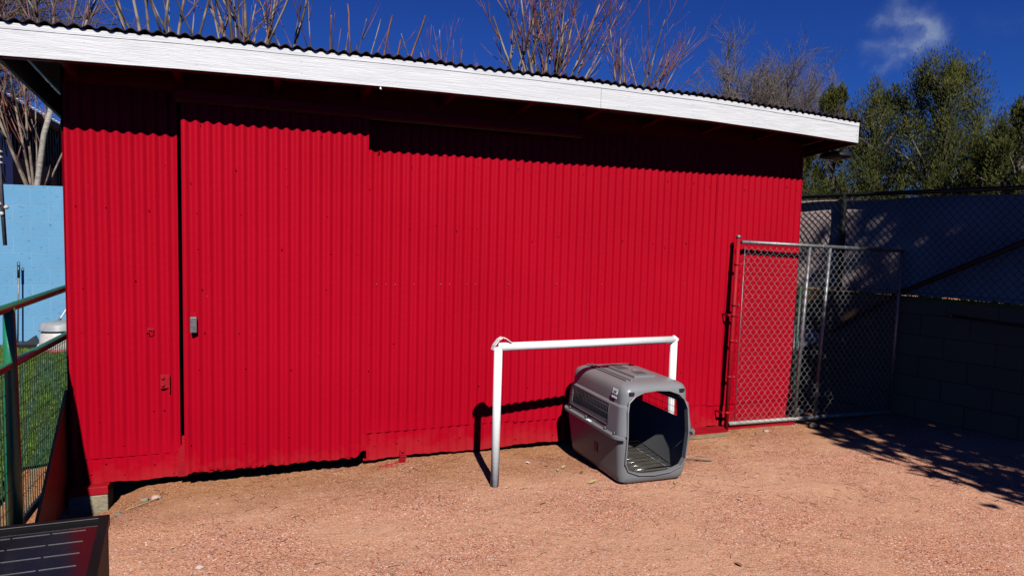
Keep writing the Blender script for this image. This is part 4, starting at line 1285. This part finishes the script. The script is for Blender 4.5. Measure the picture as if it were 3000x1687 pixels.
# ------------------------------------------------------------------ trees
def grow(mb, p, d, L, r, lvl, rg, up=0.25, shoots=(3, 6), spread=(0.35, 0.75), kink=0.05, tipr=0.35, thick_mi=0, thin_mi=1, thin_r=0.012, sides=6, seg=7, lenf=(0.35, 0.7), child_lo=0.25):
    pts, rs = [Vector(p)], [r]
    d = Vector(d).normalized()
    for k in range(seg):
        d = (d + Vector((rg.uniform(-1, 1), rg.uniform(-1, 1), rg.uniform(-.3, 1) * 1.0)) * kink + Vector((0, 0, up / seg))).normalized()
        pts.append(pts[-1] + d * L / seg)
        t = (k + 1) / seg
        rs.append(r * (1 - t * (1 - tipr)))
    mb.tube(pts, rs, sides, thick_mi if r > thin_r else thin_mi, caps=True)
    if lvl <= 0: return
    for _ in range(rg.randint(*shoots)):
        t = rg.uniform(child_lo, 0.95)
        i = min(int(t * seg), seg - 1)
        q = pts[i].lerp(pts[i + 1], t * seg - i)
        dd = (pts[i + 1] - pts[i]).normalized()
        a = rg.random() * 2 * PI
        o_ = dd.orthogonal().normalized()
        side = (o_ * math.cos(a) + dd.cross(o_) * math.sin(a))
        ang = rg.uniform(*spread)
        nd = dd * math.cos(ang) + side * math.sin(ang)
        rr = rs[i] * rg.uniform(0.50, 0.78)
        grow(mb, q, nd, L * rg.uniform(*lenf) * (1.15 - t * 0.5), rr, lvl - 1, rg, up * 1.2, shoots if lvl > 1 else shoots, spread, kink, tipr, thick_mi, thin_mi, thin_r, max(3, sides - 1), seg, lenf, child_lo)
def bare_tree(x, y, zf, stems, seed, label, hr=0.16, mats=None, L=(2.0, 2.8), r=(0.022, 0.034), lvl=2, shoots=(3, 6), lean=(0.05, 0.5), group='bare pruned trees behind the shed', dirs=None, up=0.3):
    rg = random.Random(seed)
    t = thing('bare_tree', label, 'tree', (x, y, 0), group=group)
    mb = MB()
    mb.tube([(x, y, -0.1), (x + 0.03, y, zf * 0.4), (x - 0.02, y + 0.03, zf * 0.75), (x, y, zf)], [hr * 1.25, hr, hr * 0.9, hr * 0.8], 10)
    mb.build('trunk', M_BARK, t)
    mb = MB()
    for i in range(stems):
        a = 2 * PI * (i + rg.uniform(-.3, .3)) / stems
        le = rg.uniform(*lean)
        d = Vector((math.cos(a) * math.sin(le), math.sin(a) * math.sin(le) * 0.6, math.cos(le)))
        if dirs: 
            dx = dirs[i % len(dirs)]
            d = Vector((math.sin(dx), rg.uniform(-.12, .12), math.cos(dx)))
        o_ = Vector((d.x, d.y, 0)) * hr * 0.7
        grow(mb, Vector((x, y, zf - 0.05)) + o_, d, rg.uniform(*L), rg.uniform(*r), lvl, rg, up, shoots)
    mb.build('crown', mats or [M_BARK, M_SHOOT], t)
    return t
bare_tree(-1.15, 9.4, 2.7, 7, 11, 'bare pruned tree behind the left end of the roof, whips fanning left', dirs=[-.30, -.12, .02, .18, .34], L=(2.4, 3.0), r=(.02, .032), shoots=(2, 4), lvl=1)
bare_tree(-0.1, 9.2, 2.7, 7, 12, 'bare tree with a thick pale stem behind the roof above the sliding door', dirs=[-.28, -.10, .03, .20, .40], L=(2.2, 2.9), r=(0.022, 0.042), shoots=(3, 4))
bare_tree(0.75, 8.6, 2.5, 5, 13, 'sparse red tipped bare tree left of the three tall lone whips', dirs=[-.1, .08, .22, .35, .46], L=(1.5, 2.1), r=(0.014, 0.022), lvl=1, shoots=(2, 3))
def whip_tree():
    rg = random.Random(4)
    t = thing('bare_tree', 'three long curved reddish whips rising alone behind the roof middle', 'tree', (1.35, 8.1, 0), group='bare pruned trees behind the shed')
    mb = MB(); mb.tube([(1.25, 8.1, -.1), (1.25, 8.1, 2.0)], [0.15, 0.12], 9); mb.build('trunk', M_BARK, t)
    mb = MB()
    for (a, b, c, rr) in (((1.20, 8.1, 1.9), (1.32, 8.0, 3.5), (1.50, 8.0, 4.25), .017), ((1.25, 8.1, 1.9), (1.48, 8.0, 3.5), (1.60, 8.0, 3.98), .016), ((1.30, 8.1, 1.9), (1.60, 8.0, 3.5), (1.90, 8.0, 4.30), .018), ((1.35, 8.1, 1.9), (1.85, 8.0, 3.5), (1.94, 8.0, 3.78), .011), ((1.1, 8.1, 1.9), (1.02, 8.0, 3.5), (0.98, 8.0, 4.3), .013), ((1.1, 8.1, 1.9), (1.12, 8.0, 3.5), (1.08, 8.0, 3.85), .009)):
        a, b, c = Vector(a), Vector(b), Vector(c)
        pts = []
        for k in range(15):
            s_ = k / 14
            q = a.lerp(b, s_ * 2) if s_ < .5 else b.lerp(c, s_ * 2 - 1)
            sm = a * (1 - s_) ** 2 + b * 2 * s_ * (1 - s_) + c * s_ * s_
            pts.append(q.lerp(sm, .5) + Vector((rg.uniform(-.012, .012), 0, 0)))
        mb.tube(pts, [rr * 0.85 * (1.25 - 0.5 * k / 14) * (1.12 if k % 3 == 0 else 1) for k in range(15)], 7, 0)
    mb.build('crown', [M_SHOOT], t)
whip_tree()
bare_tree(2.75, 9.9, 3.2, 6, 14, 'low bare tree top with red twigs between the lone whips and the tall fan', dirs=[-.55, -.3, -.12, .08, .3, -.42], L=(1.1, 1.7), r=(0.014, 0.022), lvl=2, shoots=(2, 4))
bare_tree(4.1, 9.3, 3.3, 14, 15, 'tall bare tree fanning out above the middle right of the roof', dirs=[-.50, -.38, -.28, -.18, -.08, .0, .07, .14, .22, .30, .40, .50, .58, .12], L=(1.7, 2.9), r=(0.016, 0.032), shoots=(4, 6))
bare_tree(5.1, 8.7, 3.1, 9, 16, 'smaller bare tree leaning right beyond the tall fanned tree', dirs=[-.15, .0, .12, .25, .38, .48, .58, .66, .32], L=(1.3, 2.2), r=(0.014, 0.025), shoots=(3, 5))
# left shrubs behind blue wall
bare_tree(-3.15, 11.9, 2.0, 8, 17, 'multi stemmed bare tree above the blue wall at the left edge', hr=0.09, dirs=[-.35, -.2, -.05, .05, .12, .3, .45], L=(2.2, 4.0), r=(0.013, 0.026), shoots=(4, 6), lvl=2)
t = thing('bare_tree', 'pale leaning tree trunk rising from behind the blue wall next to the shed', 'tree', (-3.05, 11.7, 0), group='bare pruned trees behind the shed')
mb = MB(); mb.tube([(-3.28, 11.6, -.1), (-3.05, 11.6, 2.26), (-2.96, 11.63, 3.0), (-2.86, 11.66, 3.42)], [0.045, 0.040, 0.037, 0.035], 12); mb.build('trunk', M_PALE, t)
mb = MB(); rg = random.Random(21)
for d in (Vector((-.1, 0, 1)), Vector((.2, 0, 1)), Vector((.4, 0.1, 1)), Vector((.05, .1, 1))): grow(mb, (-2.87, 11.66, 3.38), d, 2.6, 0.03, 2, rg, .3, (3, 5))
mb.build('crown', [M_BARK, M_SHOOT], t)
# fine-twigged trees
def fuzzy(x, y, z0, crown_r, crown_h, seed, label, n1=11, mats=None, tw=(8, 7, 6), r0=0.07, group=None, sx=1.0):
    rg = random.Random(seed)
    t = thing('bare_tree', label, 'tree', (x, y, 0), group=group)
    mb = MB(); mb.tube([(x, y, -.2), (x, y, z0 * .5), (x, y, z0)], [r0 * 2.2, r0 * 1.8, r0 * 1.5], 8); mb.build('trunk', M_TWIG, t)
    mb = MB()
    def br(p, d, L, r, lvl):
        seg = 4 if lvl < 3 else 3
        pts = [p]; dd = d
        for k in range(seg):
            dd = (dd + Vector((rg.uniform(-1, 1), rg.uniform(-1, 1), rg.uniform(-.7, .9))) * 0.17).normalized()
            pts.append(pts[-1] + dd * L / seg)
        mb.tube(pts, [r * (1 - .6 * k / seg) for k in range(seg + 1)], 5 if lvl == 0 else 3, 0 if lvl < 2 else 1, caps=False)
        if lvl >= 3: return
        for _ in range(tw[lvl]):
            tt = rg.uniform(.2, 1.0); i = min(int(tt * seg), seg - 1)
            q = pts[i].lerp(pts[i + 1], tt * seg - i)
            a = rg.random() * 2 * PI; o_ = dd.orthogonal().normalized()
            sd = o_ * math.cos(a) + dd.cross(o_) * math.sin(a)
            an = rg.uniform(.4, .95)
            br(q, (dd * math.cos(an) + sd * math.sin(an) + Vector((0, 0, .06))).normalized(), L * rg.uniform(.35, .6), r * .5, lvl + 1)
    for i in range(n1):
        a = 2 * PI * i / n1 + rg.uniform(-.3, .3); el = rg.uniform(.05, 1.4)
        d = Vector((math.cos(a) * math.sin(el) * sx, math.sin(a) * math.sin(el), math.cos(el) * crown_h / crown_r)).normalized()
        br(Vector((x, y, z0)), d, crown_r * rg.uniform(.75, 1.05) * (1 + (crown_h / crown_r - 1) * max(0, math.cos(el))), r0 * rg.uniform(.5, .8), 0)
    mb.build('crown', mats or [M_TWIG, M_TWIG], t)
fuzzy(10.75, 12.1, 3.4, 1.95, 2.0, 35, 'rounded grey bare tree with fine twigs left of the junipers', n1=36, tw=(9, 9, 6), r0=0.038)
fuzzy(-7.6, 21.5, 3.4, 4.0, 5.5, 32, 'large brown fine twigged tree far behind the left end of the roof', n1=16, tw=(9, 8, 7), r0=0.12)
def juniper(x, y, zb, zt, rad, seed, label, clumps=75, tufts=170, size=0.056, group='junipers behind the black fence', mat=M_JUN, thin=0.0, shape=None, wd_=1.0):
    rg = random.Random(seed)
    t = thing('juniper_tree', label, 'tree', (x, y, 0), group=group)
    mb = MB()
    mb.tube([(x, y, -.2), (x + .05, y, zb + (zt - zb) * .4), (x, y, zt - .3 * (zt - zb))], [rad * .12, rad * .08, rad * .02], 8)
    C_ = []
    for i in range(clumps):
        h = rg.random() ** 0.9
        prof = shape(h) if shape else (math.sin(PI * min(1, (h * 0.86 + 0.14))) ** 0.55 if h > .5 else (0.75 + 0.5 * h))
        a = rg.random() * 2 * PI
        rr = rad * prof * rg.choice([rg.uniform(0.2, .8), rg.uniform(.75, 1.08)])
        c = Vector((x + math.cos(a) * rr * wd_, y + math.sin(a) * rr, zb + (zt - zb) * h))
        C_.append((c, rad * rg.choice([.11, .14, .18, .22, .27]) * rg.uniform(.85, 1.15) * (1.15 - .45 * h)))
        if i % 2 == 0:
            mb.tube([(x, y, max(0, c.z - rr * .9 - .2)), (x * .5 + c.x * .5, y * .5 + c.y * .5, c.z - rr * .35), tuple(c)], [rad * .03, rad * .02, rad * .008], 4, caps=False)
    mb.build('trunk', M_TWIG, t)
    mb = MB()
    for c, cr in C_:
        nt_ = tufts if not thin else int(tufts * (1 - thin * sstep(4.75, 5.35, c.z + .877 * c.y)))
        for k in range(nt_):
            v = Vector((rg.gauss(0, 1), rg.gauss(0, 1), rg.gauss(0, 1)))
            v = v.normalized() * (rg.random() ** .5) * cr
            tp = max(0.25, 1 - 0.5 * max(0, v.z / cr))
            p = c + Vector((v.x * tp, v.y * tp, v.z * 2.3))
            d = (v.normalized() * 0.7 + Vector((0, 0, 1)) + Vector((rg.uniform(-.5, .5), rg.uniform(-.5, .5), 0))).normalized()
            s_ = size * rg.uniform(.5, 1.2)
            o_ = d.cross(Vector((rg.uniform(-1, 1), rg.uniform(-1, 1), rg.uniform(-.3, .3)))).normalized()
            w = s_ * (0.13 if group else 0.24)
            mb.add([p - o_ * w, p + o_ * w, p + d * s_ + o_ * w * .35, p + d * s_ - o_ * w * .35], [(0, 1, 2, 3)])
    mb.build('crown', mat, t)
cone = lambda h: (1.0 if h < .45 else 1.0 - 0.75 * ((h - .45) / .55) ** 1.1) * (0.8 + .2 * min(1, h * 4))
juniper(12.35, 9.0, 1.6, 5.05, 1.6, 41, 'tallest olive green juniper with pointed top right of centre', clumps=150, tufts=440, shape=cone)
juniper(11.75, 9.9, 1.5, 4.75, 1.3, 42, 'juniper with a broad top directly left of the tallest one', clumps=105, tufts=430, shape=cone)
juniper(11.2, 10.5, 1.5, 4.85, 0.75, 46, 'narrow pointed juniper between the grey bare tree and the taller junipers', clumps=100, tufts=340, shape=cone)
juniper(11.5, 7.0, 1.4, 3.95, 0.95, 43, 'lower juniper at the right edge of the picture', clumps=70, tufts=400, shape=cone)
juniper(12.3, 7.9, 1.3, 3.7, 1.4, 47, 'low juniper filling the space between the tallest and the right edge one', clumps=150, tufts=300, shape=cone)
juniper(10.3, 10.9, 1.3, 3.75, 1.15, 44, 'low juniper just right of the shed eave', clumps=150, tufts=320, shape=cone)
juniper(9.6, 11.2, 1.3, 3.15, 0.9, 45, 'small juniper showing below the right end of the shed eave', clumps=60, tufts=200, shape=cone)
# big juniper off to the right whose shade falls on the corner
juniper(5.72, 0.0, 2.45, 6.3, 1.5, 50, 'large dense juniper off frame to the right, shading the corner', clumps=290, tufts=135, thin=0.86, size=0.15, group=None,
        shape=lambda h: 0.9 + .15 * math.sin(h * 6) if h < .62 else 0.98 - 0.62 * (h - .62) / .38)
# ------------------------------------------------------------------ small things on the ground
def leaf(x, y, s, a, mat, label):
    mb = MB()
    z = gz(x, y) + 0.004
    vs = []
    out = [(-1, 0), (-.6, .38), (0, .5), (.6, .33), (1, 0), (.6, -.33), (0, -.5), (-.6, -.38)]
    cvt = lambda u, v, h: (x + s * (u * math.cos(a) - v * math.sin(a)), y + s * (u * math.sin(a) + v * math.cos(a)), z + h * s)
    vs = [cvt(u, v, 0.25 + 0.35 * abs(v) + 0.15 * u) for u, v in out] + [cvt(0, 0, 0.05)]
    mb.add(vs, [(i, (i + 1) % 8, 8) for i in range(8)])
    mb.tube([cvt(1, 0, .3), cvt(1.5, .15, .1)], 0.0008, 3)
    tag(mb.build('fallen_leaf', mat), label, 'leaf', 'fallen leaves on the gravel')
leaf(2.035, 4.12, 0.026, 0.5, M_LEAF, 'curled yellow green leaf left of the pet crate')
leaf(1.955, 4.05, 0.020, 1.3, M_LEAF, 'small pale leaf nearer the frame than the curled yellow green one')
leaf(2.08, 3.77, 0.034, 0.2, M_LEAF, 'largest pale yellow leaf in front of the pet crate left side')
leaf(1.83, 4.30, 0.020, 2.2, M_BAG, 'whitish dry leaf near the red wall left of the pet crate')
leaf(1.93, 4.19, 0.020, 0.1, M_LEAFB, 'orange brown leaf below the whitish leaf')
leaf(2.10, 3.97, 0.022, 1.0, M_LEAFB, 'brown leaf close to the shaded side of the pet crate')
leaf(1.50, 3.86, 0.016, 0.4, M_LEAF, 'tiny pale leaf just right of the white frame foot')
leaf(2.62, 3.60, 0.020, 0.8, M_LEAF, 'small tan leaf before the right front corner of the pet crate')
leaf(1.62, 3.55, 0.024, 0.0, M_LEAFB, 'dark brown leaf on open gravel right of the white frame foot')
leaf(2.26, 2.55, 0.022, 1.7, M_LEAFB, 'brown leaf on the open gravel near the bottom right')
leaf(-0.42, 3.62, 0.012, 0.4, M_LEAF, 'small bright yellow leaf in front of the shed left corner')
mb = MB(); mb.tube([(2.86, 4.02, 0.010), (3.0, 3.955, 0.012), (3.14, 3.885, 0.008)], 0.0055, 6)
tag(mb.build('stick', M_TWIG), 'dark straight stick lying to the right of the pet crate', 'stick')
mb = MB(); mb.tube([(-0.74, 4.30, gz(-.74, 4.3) + .012), (-0.58, 4.42, gz(-.58, 4.42) + .012)], 0.003, 5)
tag(mb.build('straw', M_LEAF), 'pale dry straw stalk by the shed left footing', 'straw')
for i, (x, y, r_, lab) in enumerate([(-0.66, 4.44, 0.022, 'grey green stone in the gap under the left wall sheet'), (-0.60, 4.45, 0.026, 'larger grey stone next to the grey green one under the left wall'), (-0.78, 4.33, 0.018, 'small round pinkish stone by the shed footing'), (-0.27, 3.36, 0.016, 'flat brown stone on the gravel right of the black panel'), (3.99, 4.36, 0.016, 'small tan stone below the chain link gate near the red post'), (4.12, 4.40, 0.020, 'pale stone under the middle of the gate bottom rail'), (0.62, 1.98, 0.010, 'small grey stone at the bottom left of the open gravel')]):
    mb = MB(); mb.blob((x, y, gz(x, y) + r_ * .35), (r_ * 1.3, r_, r_ * .7), i, 2, .45)
    tag(mb.build('stone', M_STONEG if i % 2 == 0 else M_STONE), lab, 'stone')
mb = MB()
for i in range(60):
    x, y = 0.86 + rnd.gauss(0, .05), 4.59 - abs(rnd.gauss(0, .035))
    pebble(mb, x, y, gz(x, y), rnd.uniform(.004, .010), 0)
for i in range(160):
    x, y = rnd.uniform(-.8, 3.7), 4.6 - abs(rnd.gauss(0, .16))
    pebble(mb, x, y, gz(x, y), rnd.uniform(.0015, .0035), 0)
tag(mb.build('paint_specks', M_SPECK), 'red painted grit and chips along the foot of the shed wall', 'grit', kind='stuff')
